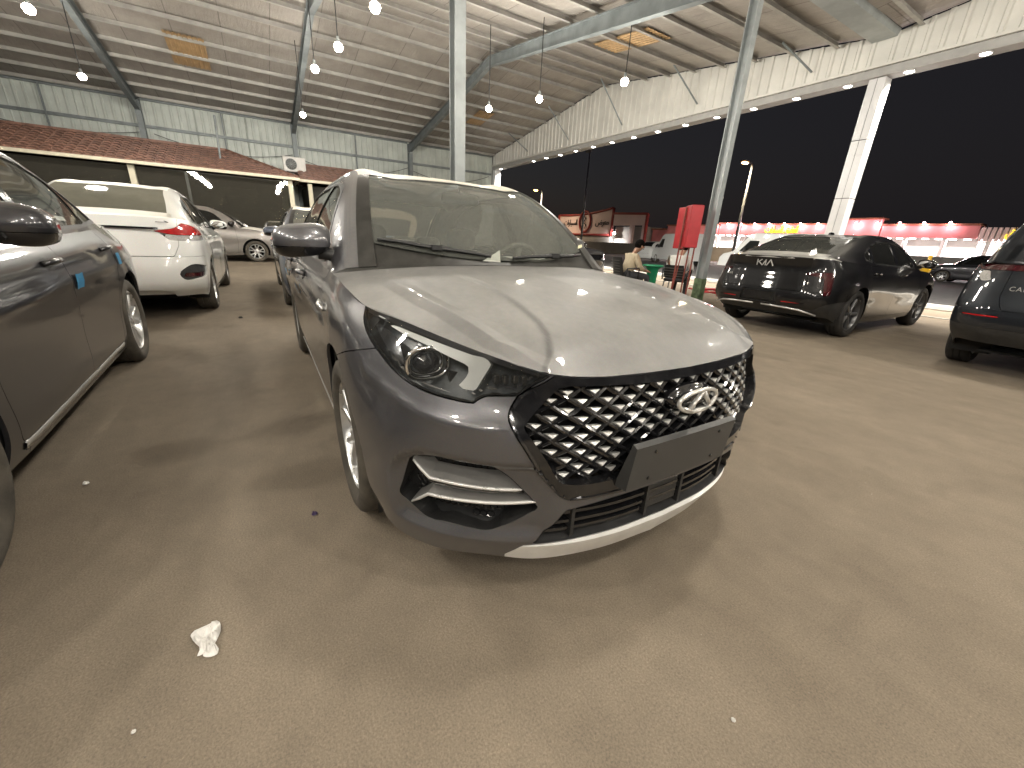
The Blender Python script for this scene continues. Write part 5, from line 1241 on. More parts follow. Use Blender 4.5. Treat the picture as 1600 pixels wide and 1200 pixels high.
ciaz, PC = build_car('notchback_sedan', ciaz_tables(), 'paint_white', 2.65, WIN_C, 1.25, .365, .315, .215, 'twin', 'alloy', .84, 'glass_dark', 'glass_rear_dusty',
  lamps=(('tail_lamp', [(-2.118, .963, 1), (-1.92, 1.0), (-1.80, 1.05, 1), (-1.66, 1.02), (-1.54, .955), (-1.52, .925, 1), (-1.93, .925, 1), (-2.08, .938, 1)], 'rob', rear, 'lamp_lens_red', 0),
         ('tail_lamp_lower', [(-2.112, .958, 1), (-2.08, .935, 1), (-1.93, .922, 1), (-1.51, .922, 1), (-1.52, .872, 1), (-1.9, .868, 1), (-2.03, .872, 1)], 'rob', rear, 'lamp_lens_clear', 0),
         ('bumper_reflector', [(-1.99, .528, 1), (-1.68, .525, 1), (-1.70, .488, 1), (-1.80, .480, 1), (-2.02, .488, 1)], 'rob', rear, 'lamp_lens_dark_red', .02),
         ('bumper_recess', [(-1.976, .594), (-1.62, .585, 1), (-1.64, .492, 1), (-1.797, .471, 1), (-2.043, .48), (-2.059, .515)], 'rob', rear, 'black_plastic', .02),
         ('rear_valance', [(-1, .1, 1), (-1, .345, 1), (.42, .345, 1), (.52, .32, 1), (.60, .1, 1)], 'front', lambda V: V[:, 0] < -3.3, 'paint_white', .025)),
  bump_r=.70, trunk_w=.66, roofm='film_white', deckm='film_white', mirror_at=(-.53, .87, 1.05))
b = B(); b.bar((-3.50, -.52, .985), (-3.50, .52, .985), .018, .022); b.obj('boot_handle_strip', 'black_gloss', ciaz)
b = B(); b.bar((-3.435, -.50, 1.05), (-3.41, -.60, 1.05), .012, .006); b.bar((-3.43, -.575, 1.062), (-3.41, -.605, 1.05), .01, .006); b.obj('model_badge', 'chrome_dark', ciaz)
place(ciaz, -8.35, -2.60, R(180)); ciaz.scale = (1.07, 1.07, 1.07); tag(ciaz, 'white sedan seen from behind with red and clear tail lamp, second row on the left', 'car')
hatch, PH = build_car('hatchback', hatch_tables(), 'paint_silver', 2.58, [(-.64, .995, 1), (-.79, 1.19), (-.97, 1.35), (-1.12, 1.40), (-1.55, 1.42), (-1.95, 1.405), (-2.3, 1.32), (-2.55, 1.2), (-2.6, 1.075, 1), (-2.2, 1.05), (-1.55, 1.03), (-1.0, 1.01)], .8, .36, .31, .22, 'twin', 'alloy', .83, 'glass_dark',
  lamps=(('headlight', HEADLAMP, 'ob', lambda V: V[:, 0] > .05, 'lamp_lens_clear', 0), ('grille', [(-1, .45, 1), (.42, .45), (.52, .66), (.40, .74), (-1, .74, 1)], 'front', lambda V: V[:, 0] > .4, 'black_gloss', .01)), hoodm='film_white', roofm='film_white', mirror_at=(-.53, .86, 1.07), mirrorm='black_gloss')
place(hatch, -15.9, -1.2, R(90)); hatch.scale = (1.1, 1.1, 1.1); tag(hatch, 'brownish silver hatchback with white film on its hood, side on before the office', 'car')
mpv, PM = build_car('people_carrier', mpv_tables(), 'paint_navy', 2.78, [(-.70, 1.03, 1), (-.85, 1.25), (-1.05, 1.45), (-1.25, 1.53), (-1.7, 1.56), (-2.3, 1.56), (-2.9, 1.53), (-3.2, 1.40), (-3.25, 1.17, 1), (-2.5, 1.13), (-1.6, 1.08), (-1.0, 1.05)], 1.1, .385, .345, .24, 'twin', 'alloy', .885, 'glass_dark', 'glass_dark',
  lamps=(('tail_light_bar', [(-1, 1.066, 1), (.80, 1.064, 1), (.86, 1.14, 1), (-1, 1.14, 1)], 'front', rear, 'lamp_lens_dark_red', 0),
         ('tail_lamp', [(-1.875, 1.055, 1), (-1.955, 1.057, 1), (-2.02, .961, 1), (-1.948, .95, 1), (-1.89, 1.0)], 'rob', rear, 'lamp_lens_clear', 0),
         ('rear_reflector', [(.49, .614, 1), (.785, .604, 1), (.785, .622, 1), (.50, .631, 1)], 'front', rear, 'lamp_lens_red', 0),
         ('bumper_skirt', [(-1, .1, 1), (-1, .50, 1), (.6, .50, 1), (.8, .51, 1), (1.2, .55, 1), (1.2, .1, 1)], 'front', rear, 'black_plastic', .004)), bump_r=.68, mirror_at=(-.53, .90, 1.10))
o = text_mesh('model_badge', 'CARENS', .060, 'badge_silver', mpv, .004, 1.15); o.location = (-3.615, .40, .895); o.rotation_euler = (R(90), 0, R(-90-5))
place(mpv, 1.2, 8.8, R(90)); tag(mpv, 'dark navy people carrier cut off at the right edge, seen from behind', 'car')
dk = copy_car(ciaz, ('mirror', 'seat', 'rear_bench', 'dashboard', 'steering')); place(dk, -1.2, 22.0, R(176)); dk.scale = (1.05,)*3
for a in ('paint_white', 'film_white'): set_mat(dk, a, 'paint_taupe')
tag(dk, 'dark taupe car on the road between the black sedan and the people carrier', 'car')
bl = copy_car(hatch, ('seat', 'rear_bench')); place(bl, -9.7, 8.35, R(8)); bl.scale = (1.0,)*3; set_mat(bl, 'paint_silver', 'paint_grey_clean'); set_mat(bl, 'film_white', 'paint_grey_clean')
tag(bl, 'grey hatchback facing out beyond the central sedan, next to the seated men', 'car')
far_cars = [(-21.5, 27.5, 95, 'paint_white', 'white hatchback on the road left of the seated man'), (-6.0, 33.0, 178, 'paint_grey_clean', 'grey hatchback far across the road behind the black sedan'), (-15.5, 36.0, 178, 'paint_white', 'white hatchback parked by the pink shops')]
for x, y, a, m_, lb in far_cars:
    c = copy_car(hatch, ('seat', 'rear_bench', 'dashboard', 'steering', 'rear_view', 'cabin', 'handle')); place(c, x, y, R(a)); c.scale = (1.0,)*3; set_mat(c, 'paint_silver', m_); set_mat(c, 'film_white', m_)
    tag(c, lb, 'car')
def van(x, y, rz, label, L=4.9, H=2.0):
    v = empty('delivery_van', (x, y, 0), rz); W = .92
    prof = [(0, .30), (.05, .75), (.25, .95), (.75, 1.08), (1.45, H-.12), (1.75, H), (L-.15, H), (L-.02, H-.25), (L, .35)]
    V, F = [], []; n = len(prof)
    for s_, k in ((-1, .92), (-1, 1), (1, 1), (1, .92)):
        for px, pz in prof: V.append((-px+.9, s_*W*(k if pz > 1.2 else 1), pz if k == 1 else pz))
    for a in (0, 2):
        pass
    V = []
    for px, pz in prof:
        wk = W*(1-.12*max(0, pz-1.1)/(H-1.1))
        for yy, dz in ((-wk, 0), (-wk*.93, .03), (0, .05), (wk*.93, .03), (wk, 0)): V.append((.9-px, yy, pz+(dz if pz > 1.0 else 0)))
    for i in range(n-1):
        for j in range(4): F.append((i*5+j, i*5+j+1, i*5+6+j, i*5+5+j))
    for off_ in (0, 4): F.append(tuple(i*5+off_ for i in (range(n) if off_ else reversed(range(n)))))
    o = mesh_obj('body', V, F, 'paint_white', v)
    b = B(); b.add([(.9-.80, -.78, 1.14), (.9-.80, .78, 1.14), (.9-1.40, .74, H-.16), (.9-1.40, -.74, H-.16)], [(0, 1, 2, 3)]); b.V = [(p[0]+.03, p[1], p[2]+.06) for p in b.V]; b.obj('windshield', 'glass_dark', v)
    for s_ in (-1, 1):
        b = B(); b.add([(.9-1.10, s_*(W+.004), 1.12), (.9-2.05, s_*(W+.004), 1.12), (.9-2.05, s_*(W*.93+.004), 1.68), (.9-1.55, s_*(W*.93+.004), 1.68)], [(0, 1, 2, 3)]); b.obj('side_window', 'glass_dark', v)
        b = B(); b.box((.75, s_*.70, .82), (.10, .26, .20), 0, .02); b.obj('headlight', 'lamp_lens_clear', v)
        b = B(); b.box((-.55, s_*(W+.10), 1.2), (.10, .18, .22), 0, .03); b.obj('door_mirror', 'black_plastic', v)
        for xx in (0, -L+1.75): make_wheel(v, (xx, s_*(W-.10), .32), s_, .32, .2, .2, 'five', 'steel_light')
    tag(v, label, 'van', 'white vans on the road'); return v
van(-19.3, 25.0, R(150), 'white delivery van parked behind the seated men'); van(-12.2, 22.6, R(182), 'white van just right of the grey steel pole', 5.2, 2.05)
# ---------------------------------------------------------------- fire cabinet, stool, chairs and men by the pole
cab = tag(empty('fire_cabinet', (-3.68, 6.01, 0), R(-35)), 'red metal fire hose cabinet with open door on a tall stand', 'cabinet')
b = B(); b.box((.09, .0, 1.505), (.34, .22, .74), 0, .010); b.obj('box', 'red_paint', cab)
b = B(); b.box((-.27, -.06, 1.49), (.36, .025, .76), R(18), .006); o = b.obj('door', 'red_paint', cab)
b = B(); b.box((-.42, -.10, 1.42), (.02, .02, .10)); b.obj('latch', 'steel_light', o)
b = B(); b.tube([(.02, -.13, 1.84), (.0, -.14, .02)], .018, 8); b.tube([(.20, -.12, 1.15), (.16, -.15, .62), (-.02, -.15, .03)], .012, 6); b.tube([(.22, .08, 1.15), (.22, .08, .02)], .015, 8); b.tube([(-.06, .08, 1.15), (-.10, .08, .02)], .015, 8); b.obj('stand', 'red_rust', cab)
hose = B(); hose.tube([(-4.9+.30*math.cos(a)*(1+.12*math.sin(3*a)), 8.8+.26*math.sin(a), .03+.012*a) for a in np.linspace(0, 4*math.pi, 50)]+[(-5.3, 9.2, .06), (-5.8, 9.3, .05)], .024, 6); tag(hose.obj('fire_hose', 'red_paint', None, True), 'red hose coiled on the ground by the steel pole', 'hose')
st = tag(empty('plastic_table', (-4.73, 6.40, 0)), 'round green plastic table between the two seated men', 'table')
b = B(); b.lathe([(0, .745), (.20, .745), (.225, .735), (.225, .71), (.21, .705), (0, .705)], 24); b.obj('table_top', 'green_plastic', st, True)
b = B()
pass
b.lathe([(.20, .715), (.125, .64), (.10, .3), (.19, .01), (.17, .01), (.09, .3), (.11, .64), (.18, .715)], 20); b.obj('pedestal', 'green_plastic', st, True)
def office_chair(x, y, rz, label, bh=.38):
    c = tag(empty('office_chair', (x, y, 0), rz), label, 'chair', 'black chairs by the pole')
    b = B(); b.add(*superq((0, 0, .45), (.24, .24, .04), .5, .5)); b.obj('seat', 'chair_black', c, True)
    V, F = [], []
    for i in range(7):
        for j in range(7): u, v = -1+2*i/6, j/6; V.append((-.25-.08*v+.05*u*u, u*.22*(1-.12*v*v), .50+bh*v))
    for i in range(6):
        for j in range(6): F.append((i*7+j, i*7+j+1, i*7+8+j, i*7+7+j))
    m_ = [(x_-.018, y_, z_) for x_, y_, z_ in V]; b = B(); b.add(V, F); b.add(m_, [tuple(reversed(f)) for f in F]); b.obj('backrest', 'chair_black', c, True)
    b = B()
    for k in range(int((bh-.05)/.055)): z = .54+.055*k; b.tube([(-.272-.10*(z-.5)*2, -.20, z), (-.325-.10*(z-.5)*2, 0, z), (-.272-.10*(z-.5)*2, .20, z)], .008, 5)
    o = b.obj('back_ribs', 'interior', c); o['kind'] = 'stuff'
    for s_ in (-1, 1): b = B(); b.tube([(-.18, s_*.25, .45), (-.16, s_*.27, .66), (.12, s_*.27, .68), (.12, s_*.25, .45)], .016, 6); b.obj('armrest', 'chair_black', c, True)
    for sx, sy in ((-1, -1), (-1, 1), (1, -1), (1, 1)): b = B(); b.tube([(sx*.19, sy*.19, .43), (sx*.24, sy*.23, .012)], .013, 6); b.obj('leg', 'steel_grey', c)
    return c
def skin_mesh(name, joints, edges, mat, parent, sub=2):
    """joints: name -> (xyz, radius or (rx, ry)); one continuous skinned surface"""
    names = list(joints); me = bpy.data.meshes.new(name); me.from_pydata([joints[k][0] for k in names], [(names.index(a), names.index(b_)) for a, b_ in edges], [])
    o = bpy.data.objects.new(name, me); COL.objects.link(o); md = o.modifiers.new('s', 'SKIN')
    for i, k in enumerate(names):
        r_ = joints[k][1]; r_ = r_ if isinstance(r_, tuple) else (r_, r_); me.skin_vertices[0].data[i].radius = r_; me.skin_vertices[0].data[i].use_root = (i == 0)
    sb = o.modifiers.new('d', 'SUBSURF'); sb.levels = sub; sb.render_levels = sub; bpy.context.view_layer.update()
    m2 = bpy.data.meshes.new_from_object(o.evaluated_get(bpy.context.evaluated_depsgraph_get())); bpy.data.objects.remove(o)
    m2.materials.clear(); m2.materials.append(MATS[mat]); m2.shade_smooth(); m2.name = name; p = bpy.data.objects.new(name, m2); link(p, parent); return p
def seated_person(x, y, rz, shirt, trousers, label, lean=.16, look=.05):
    """sitting, facing +x before turning; hands on the thighs"""
    r = tag(empty('person', (x, y, 0), rz), label, 'person', 'men seated by the pole')
    hip, chest, neck, head = (-.06, 0, .52), (-.06+lean*.75, 0, .83), (-.06+lean*1.05, 0, 1.00), (-.01+lean*1.1+look, 0, 1.12)
    J = {'hip': (hip, (.12, .10)), 'waist': ((-.05+lean*.3, 0, .66), (.115, .09)), 'chest': (chest, (.125, .09)), 'neck0': ((neck[0]-.01, 0, .95), .055), 'neck': (neck, .05), 'head0': ((head[0]-.03, 0, 1.07), .075), 'head': (head, .092), 'crown': ((head[0]-.005, 0, 1.18), .07)}
    E = [('hip', 'waist'), ('waist', 'chest'), ('chest', 'neck0'), ('neck0', 'neck'), ('neck', 'head0'), ('head0', 'head'), ('head', 'crown')]
    for s_, t in ((-1, 'R'), (1, 'L')):
        J.update({'sh'+t: ((chest[0], s_*.18, .90), .048), 'el'+t: ((chest[0]+.08, s_*.26, .68), .045), 'wr'+t: ((chest[0]+.28, s_*.15, .62), .030), 'pm'+t: ((chest[0]+.35, s_*.12, .615), (.038, .016)),
                  'th'+t: ((.0, s_*.10, .52), .088), 'kn'+t: ((.42, s_*.13, .50), .062), 'an'+t: ((.40, s_*.13, .10), .040), 'to'+t: ((.55, s_*.14, .04), .036)})
        E += [('chest', 'sh'+t), ('sh'+t, 'el'+t), ('el'+t, 'wr'+t), ('wr'+t, 'pm'+t), ('hip', 'th'+t), ('th'+t, 'kn'+t), ('kn'+t, 'an'+t), ('an'+t, 'to'+t)]
        for k, (dx, dy, l) in enumerate(((.045, -.026, .9), (.055, -.009, 1), (.052, .009, 1), (.042, .026, .8), (.0, -.045*s_, .7))):
            J['f%s%d' % (t, k)] = ((chest[0]+.36+dx*.6, s_*.12+dy, .605), .0095); J['g%s%d' % (t, k)] = ((chest[0]+.365+dx*1.1, s_*.12+dy*1.1, .580), .0085); E += [('pm'+t, 'f%s%d' % (t, k)), ('f%s%d' % (t, k), 'g%s%d' % (t, k))]
    skin_mesh('body', J, E, 'skin', r)
    up_ = lambda q, k: (q[0], tuple(v*k for v in q[1]) if isinstance(q[1], tuple) else q[1]*k)
    S = {k: up_(J[k], 1.30) for k in ('hip', 'waist', 'chest', 'shR', 'elR', 'shL', 'elL', 'neck0')}
    for t, s_ in (('R', -1), ('L', 1)): S['cu'+t] = ((chest[0]+.20, s_*.19, .64), .050)
    S['neck0'] = (J['neck0'][0], .080); S['chest'] = (chest, (.19, .135)); S['shR'] = (J['shR'][0], .078); S['shL'] = (J['shL'][0], .078); S['waist'] = (J['waist'][0], (.17, .125)); S['hip'] = (hip, (.17, .13)); skin_mesh('shirt', S, [('hip', 'waist'), ('waist', 'chest'), ('chest', 'neck0'), ('chest', 'shR'), ('shR', 'elR'), ('elR', 'cuR'), ('chest', 'shL'), ('shL', 'elL'), ('elL', 'cuL')], shirt, r)
    Tn = {k: up_(J[k], 1.15) for k in ('hip', 'thR', 'knR', 'anR', 'thL', 'knL', 'anL')}; Tn['hip'] = ((hip[0], 0, .50), (.155, .12))
    skin_mesh('trousers', Tn, [('hip', 'thR'), ('thR', 'knR'), ('knR', 'anR'), ('hip', 'thL'), ('thL', 'knL'), ('knL', 'anL')], trousers, r)
    hd = np.array(head); b = B(); V, F = superq((hd[0]-.012, 0, 1.150), (.112, .098, .110), 1, 1, 14, 20); V = np.array(V)
    m_ = clip(M(V, V*0+1, F), -(V[:, 2]-1.105)-.55*np.maximum(0, -(V[:, 0]-hd[0])-.0)+.9*np.maximum(0, V[:, 0]-hd[0]-.02)); mesh_obj('hair', m_.V, m_.F, 'hair_black', r, True)
    b = B(); b.add(*superq((hd[0]+.088, 0, 1.10), (.018, .014, .024), .9, .9, 8, 10)); 
    for s_ in (-1, 1): b.add(*superq((hd[0]-.01, s_*.092, 1.105), (.022, .010, .032), .9, .9, 8, 10))
    o = b.obj('nose_and_ears', 'skin', r, True)
    b = B()
    for s_ in (-1, 1): b.add(*superq((hd[0]+.078, s_*.034, 1.128), (.010, .014, .008), 1, 1, 6, 8))
    b.add(*superq((hd[0]+.082, 0, 1.058), (.010, .024, .006), 1, 1, 6, 8)); o = b.obj('eyes_and_mouth', 'hair_black', r, True)
    for s_ in (-1, 1): b = B(); b.add(*superq((.49, s_*.135, .045), (.13, .048, .045), .7, .8, 10, 14)); b.obj('shoe', 'chair_black', r, True)
    return r
office_chair(-4.84, 5.74, R(72), 'black mesh chair under the man in the beige shirt'); seated_person(-4.84, 5.74, R(72), 'shirt_beige', 'trousers_dark', 'man in beige shirt sitting with bowed head on a black chair')
office_chair(-4.39, 6.81, R(112), 'black ribbed chair behind the red cabinet stand', .27); seated_person(-4.39, 6.81, R(112), 'shirt_white', 'trousers_dark', 'man in white shirt sitting behind the red cabinet stand')
bt = tag(empty('spray_bottle', (-1.05, 9.45, .905)), 'yellow plastic bottle standing on the hood of the black sedan', 'bottle')
b = B(); b.lathe([(0, 0), (.065, 0), (.075, .02), (.075, .15), (.05, .21), (.028, .235), (.028, .26)], 16); b.obj('bottle_body', 'yellow_plastic', bt, True)
b = B(); b.lathe([(.03, .255), (.03, .30), (0, .30)], 12); b.obj('cap', 'yellow_plastic', bt, True)
# the far door mirror of the central car is folded in; a label sticks to its glass
fm = [o for o in main_car.children if o.name.startswith('door_mirror') and np.mean([v.co.y for v in o.data.vertices]) > 0][0]
pv = Vector((-.56, .79, 0)); a_ = R(72); rm = Matrix.Rotation(a_, 4, 'Z'); fm.rotation_euler = (0, 0, a_); fm.location = pv-(rm @ pv)+Vector((-.12, .0, 0))
# ---------------------------------------------------------------- litter on the ground
def scrap(name, x, y, s_, mat, label, cat, rough=.3, pts=None, up_h=.03):
    """crumpled sheet lying on the ground"""
    n = 13; V = []; rng = np.random.default_rng(int(abs(x*1000+y*77))+3); ph = rng.uniform(0, 6, 6)
    out = smooth_poly(pts, 3); c = out.mean(0); V = []; rings = 5
    for k in range(1, rings+1):
        for p in out:
            q = c+(p-c)*k/rings; q = q*s_; h = .004+up_h*s_*abs(math.sin(q[0]*150/s_+ph[0])+math.sin(q[1]*170/s_+ph[1])+.7*math.sin((q[0]+q[1])*260/s_+ph[2])+rng.uniform(-.5, .5))*(.35+.65*(1-abs(k/rings-.5)))*.6
            V.append((q[0], q[1], h if k < rings else max(.003, h*.45)))
    m_ = len(out); V.append((*(c*s_), .02*s_+.004)); F = []
    for k in range(rings-1):
        for i in range(m_): F.append((k*m_+i, k*m_+(i+1) % m_, (k+1)*m_+(i+1) % m_, (k+1)*m_+i))
    for i in range(m_): F.append((len(V)-1, (i) % m_, (i+1) % m_)[::1])
    o = mesh_obj(name, V, F, mat, None, False, (x, y, 0)); return tag(o, label, cat)
scrap('crumpled_tissue', 0.4935, -1.3539, 1.0, 'tissue', 'crumpled white tissue lying on the ground at lower left', 'tissue', pts=[(-0.0557, -0.0444), (-0.0703, -0.009), (-0.0738, 0.016), (-0.0311, 0.0279), (-0.0018, 0.0208), (0.0103, 0.0168), (0.0339, 0.028), (0.0488, 0.0242), (0.0471, 0.003), (0.0418, -0.0067), (0.032, -0.0015), (0.0303, -0.0216), (0.0182, -0.0167), (-0.0298, -0.0369)], up_h=.014)
for k, (x, y, s_, mt, lb) in enumerate(((-.66, -1.89, .28, 'tissue', 'tiny white paper scrap on the ground between the two grey cars'), (.67, -1.48, .12, 'tissue', 'white crumb of paper at the lower left corner'), (1.355, -.205, .14, 'tissue', 'small white paper bit at the bottom right of centre'), (.02, -1.03, .30, 'cap_purple', 'dark purple bottle cap on the ground beside the front wheel'), (-4.6, -1.42, .6, 'cord_black', 'dark pebble on the ground between the car rows'))):
    scrap('paper_scrap' if mt == 'tissue' else ('bottle_cap' if mt == 'cap_purple' else 'pebble'), x, y, s_, mt, lb, 'litter', pts=[(-.03, .03), (.03, .035), (.038, -.02), (.0, -.04), (-.035, -.02)], up_h=.03)
V, F = [], []; rg = np.random.default_rng(3)
for k in range(900):
    x, y = rg.uniform(-3, 2.2), rg.uniform(-2.2, 3.5); r_ = rg.uniform(.0010, .0026)*(1.8 if k % 30 == 0 else 1); o = len(V)
    V += [(x-r_, y-r_*.7, 0), (x+r_, y-r_, 0), (x+r_*.6, y+r_, 0), (x-r_*.8, y+r_*.8, 0), (x+r_*.1, y, r_*1.3)]; F += [(o, o+1, o+4), (o+1, o+2, o+4), (o+2, o+3, o+4), (o+3, o, o+4)]
o = mesh_obj('gravel', V, F, 'grit'); o['kind'] = 'stuff'; o['label'] = 'loose grit scattered on the brown ground'
# ---------------------------------------------------------------- across the road
shops = tag(empty('shop_row', (-18, 45, 0)), 'long low row of shops with red fascia and pink spotlights across the road', 'building')
def sp(b, name, mat, smooth=False, par=None):
    par = par or shops; o = b.obj(name, mat, par, smooth); o.matrix_parent_inverse = Matrix.Translation(-par.location); return o
b = B(); b.box((-21.5, 49, 1.8), (28.5, 6, 3.55)); sp(b, 'rear_wall', 'wall_grey_far')
for x0, x1, zt in ((-36, -28.8, 3.75), (-28.7, -26.2, 3.95), (-26.1, -16.6, 3.80), (-16.5, -13.8, 4.22), (-13.7, -7.9, 3.72)):
    b = B(); b.box(((x0+x1)/2, 45.0, (zt+2.82)/2), (x1-x0, .30, zt-2.82)); sp(b, 'fascia', 'shop_red'); b = B(); b.box(((x0+x1)/2, 45.3, zt+.07), (x1-x0+.1, 1.3, .14)); sp(b, 'parapet', 'shop_roof')
for x in np.arange(-29, -8, 1.5):
    z = 3.95; b = B(); b.tube([(x, 44.85, z), (x, 44.45, z+.02)], .03, 6); sp(b, 'lamp_arm', 'steel_grey'); b = B(); b.add(*superq((x, 44.42, z-.04), (.09, .09, .08), 1, 1, 6, 8)); sp(b, 'pink_lamp', 'pink_light', True)
    l = bpy.data.lights.new('pink_spot', 'POINT'); l.energy = 60; l.color = (1, .58, .64); l.shadow_soft_size = .08; lo = bpy.data.objects.new('pink_spot', l); link(lo, shops); lo.location = Vector((x, 44.40, z-.20))-shops.location
for k, x in enumerate(np.arange(-33.6, -7, 2.4)):
    b = B(); b.box((x+1.2, 46.1, 1.4), (2.2, .05, 2.6)); sp(b, 'lit_window', 'shop_orange' if k in (9,) else 'shop_glow'); b = B(); b.box((x, 45.1, 1.4), (.25, .3, 2.8)); sp(b, 'shop_pillar', 'clad_white')
    for q in (0.4, 1.2, 2.0): b = B(); b.box((x+q, 45.2, 2.74), (.34, .34, .06)); sp(b, 'canopy_light', 'shop_light')
    b = B(); b.box((x+1.2, 46.05, 1.4), (.06, .05, 2.6)); sp(b, 'window_mullion', 'steel_light')
    l = bpy.data.lights.new('canopy_lamp', 'AREA'); l.shape = 'RECTANGLE'; l.size = 2.0; l.size_y = .4; l.energy = 320; l.color = (1, .92, .93); lo = bpy.data.objects.new('canopy_lamp', l); link(lo, shops); lo.location = Vector((x+1.2, 45.1, 2.68))-shops.location; lo.rotation_euler = (R(-25), 0, 0)
aw = tag(empty('striped_shop', (-7, 45, 0)), 'pale striped shop front with a yellow sign at the far right', 'building')
b = B(); b.box((-4.0, 46.5, 1.8), (7.5, 3, 3.3)); sp(b, 'shop_body', 'wall_grey_far', False, aw)
for k, x in enumerate(np.arange(-7.7, -1.0, .28)): b = B(); b.box((x, 44.9, 3.12), (.20, .12, .95)); sp(b, 'awning_slat', 'sign_pink', False, aw)
b = B(); b.box((-4.4, 44.98, 1.3), (6.6, .05, 2.4)); sp(b, 'lit_window', 'shop_glow', False, aw)
t = text_mesh('shop_sign', arabic('العقيق للسيارات'), 1.0, 'sign_yellow', shops, .03, .8); t.location = Vector((-21.85, 44.78, 3.36))-shops.location; t.rotation_euler = (R(90), 0, 0); t.scale = (-1 if False else .62, .9, 1)
t2 = text_mesh('shop_sign', arabic('العقيق'), .8, 'sign_yellow', aw, .03, .8); t2.location = Vector((-5.9, 44.78, 3.25))-aw.location; t2.rotation_euler = (R(90), 0, 0); t2.scale = (.7, 1, 1)
sb = tag(empty('showroom', (-52.5, 45, 0)), 'pale pink showroom wall with round emblem and red swooping edge', 'building')
xs_ = np.linspace(-59.5, -46.5, 27); tz = lambda x: 5.45+.75*((x+59.5)/13)**2.2-.15*math.sin((x+59.5)/13*math.pi)
b = B(); V = []
for x in xs_: V += [(x, 45, 2.6), (x, 45, tz(x)), (x, 45.4, 2.6), (x, 45.4, tz(x))]
for i in range(26): b.F += [(4*i, 4*i+4, 4*i+5, 4*i+1), (4*i+1, 4*i+5, 4*i+7, 4*i+3), (4*i+2, 4*i+3, 4*i+7, 4*i+6), (4*i, 4*i+2, 4*i+6, 4*i+4)]
b.V = V; sp(b, 'sign_wall', 'sign_pink', False, sb)
b = B(); b.tube([(x, 44.95, tz(x)+.10) for x in xs_], .16, 6); b.bar((-59.6, 44.95, 2.5), (-59.6, 44.95, 5.6), .3, .3); b.bar((-46.4, 44.95, 2.4), (-46.4, 44.95, 6.3), .3, .3); b.bar((-59.6, 44.95, 2.5), (-46.4, 44.95, 2.5), .25, .3); sp(b, 'edge_band', 'sign_red', True, sb)
b = B(); b.tube([(-52.6+1.35*math.cos(a), 44.85, 4.45+1.55*math.sin(a)) for a in np.linspace(0, 2*math.pi, 33)], .17, 8, False); sp(b, 'round_emblem', 'sign_red', True, sb)
b = B(); b.tube([(-52.9, 44.85, 5.3), (-52.5, 44.85, 4.9), (-52.9, 44.85, 4.3), (-52.3, 44.85, 3.9), (-52.6, 44.85, 3.4)], .09, 6); sp(b, 'emblem_figure', 'sign_ink', True, sb)
for body_, x in (('معرض', -48.6), ('السيارات', -56.4)):
    t = text_mesh('wall_lettering', arabic(body_), 1.5, 'sign_ink', sb, .03, .8); t.location = Vector((x, 44.93, 4.3))-sb.location; t.rotation_euler = (R(90), 0, 0); t.scale = (.85, .8, 1)
b = B(); b.box((-53, 47, 1.3), (13, 4, 2.5)); sp(b, 'lower_wall', 'wall_grey_far', False, sb)
s2 = tag(empty('white_annex', (-43, 45, 0)), 'pale panelled building with red frame right of the showroom', 'building')
b = B(); b.box((-43.0, 45, 4.6), (6.0, .4, 1.5)); sp(b, 'upper_panel', 'sign_pink', False, s2)
b = B(); b.bar((-46.2, 44.9, 5.5), (-39.7, 44.9, 5.3), .3, .3); b.bar((-39.7, 44.9, 1.0), (-39.7, 44.9, 5.3), .3, .3); sp(b, 'red_frame', 'sign_red', False, s2)
for x in (-42.5, -40.2): b = B(); b.box((x, 45.2, 2.3), (.5, .5, 3.2)); sp(b, 'pillar', 'sign_pink', False, s2)
b = B(); b.box((-43, 47, 1.9), (6.2, 3, 3.6)); sp(b, 'rear_wall', 'wall_grey_far', False, s2)
s3 = tag(empty('red_shed', (-37, 46, 0)), 'low brick red shed behind the red cabinet', 'building')
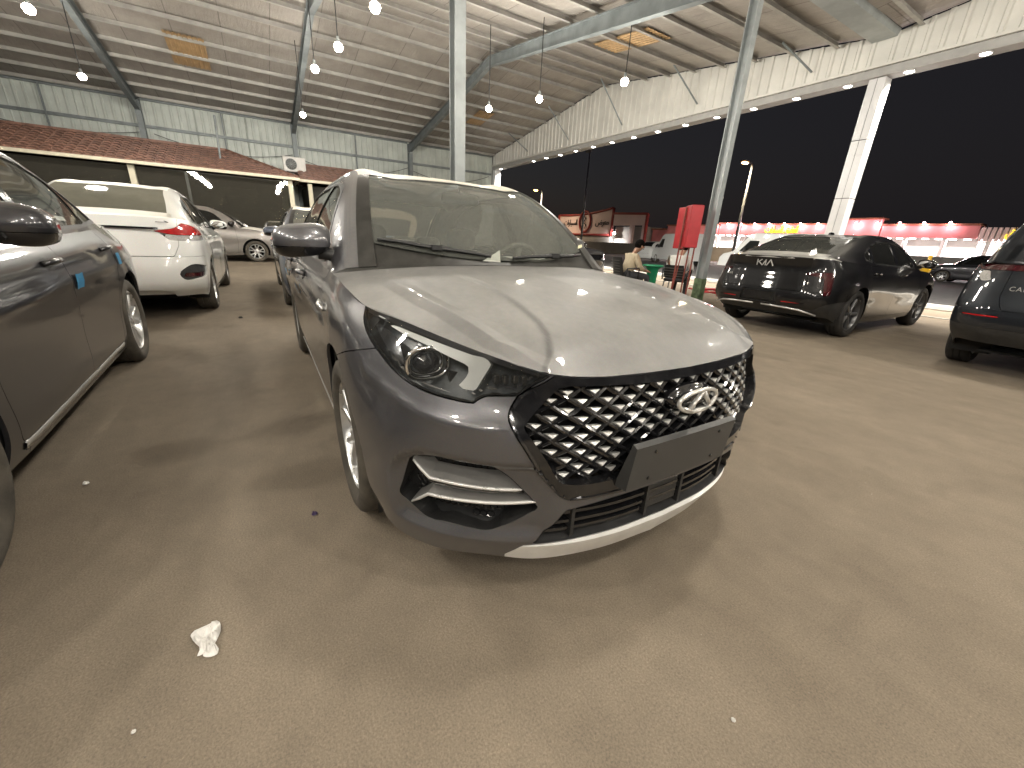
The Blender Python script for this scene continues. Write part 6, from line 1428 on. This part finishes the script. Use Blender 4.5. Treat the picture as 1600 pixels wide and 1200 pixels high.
b = B(); b.box((-36.6, 47.5, 1.7), (5.6, 3, 3.2)); sp(b, 'wall', 'shop_red', False, s3); b = B(); b.box((-36.6, 47.5, 3.40), (5.9, 3.2, .18)); sp(b, 'roof', 'shop_roof', False, s3)
fl = tag(empty('flood_lamp', (-45.3, 44.6, 2.75)), 'small bright white floodlight between the showroom and the annex', 'lamp')
b = B(); b.box((0, 0, 0), (.5, .12, .36), 0, .02); b.obj('lamp_head', 'steel_grey', fl); b = B(); b.box((0, -.07, 0), (.42, .02, .28)); b.obj('lamp_glass', 'led_white', fl)
l = bpy.data.lights.new('flood_light', 'AREA'); l.shape = 'RECTANGLE'; l.size = .42; l.size_y = .28; l.energy = 900; l.color = (1, .95, .92); lo = bpy.data.objects.new('flood_light', l); link(lo, fl); lo.location = (0, -.1, 0); lo.rotation_euler = (R(62), 0, 0)
wl = B(); wl.box((-24, 41.5, .7), (60, .2, 1.4)); tag(wl.obj('boundary_wall', 'wall_grey_far'), 'low grey wall behind the parked vans', 'wall')
for x, y, z, lit, lb in ((-58.4, 40, 9.0, 1, 'orange street lamp above the windshield of the central sedan'), (-23.5, 40, 9.0, 1, 'orange street lamp left of the white clad column'), (-47.3, 40, 13.2, 0, 'unlit tall grey light pole before the round emblem')):
    s = tag(empty('street_lamp', (x, y, 0)), lb, 'street lamp', 'street lamps'); b = B(); b.tube([(0, 0, 0), (0, 0, z-.1)], [.16, .09], 8); b.obj('pole', 'steel_grey', s, True)
    if lit:
        l = bpy.data.lights.new('sodium_light', 'AREA'); l.shape = 'RECTANGLE'; l.size = .4; l.size_y = .65; l.energy = 5000; l.color = (1, .74, .48); l.spread = R(175); lo = bpy.data.objects.new('sodium_light', l); link(lo, s); lo.location = (0, -1.25, z-.16)
        b = B(); b.box((0, -1.25, z), (.45, .75, .14), 0, .03); b.bar((0, 0, z-.05), (0, -.95, z+.02), .07, .07); b.obj('lamp_head', 'steel_grey', s); b = B(); b.add(*superq((0, -1.25, z-.12), (.22, .36, .14), 1, 1, 8, 12)); b.obj('lamp_glass', 'sodium', s, True)
    else:
        b = B(); b.box((0, -.2, z), (.9, .5, .35), 0, .05); b.obj('lamp_head', 'steel_grey', s)
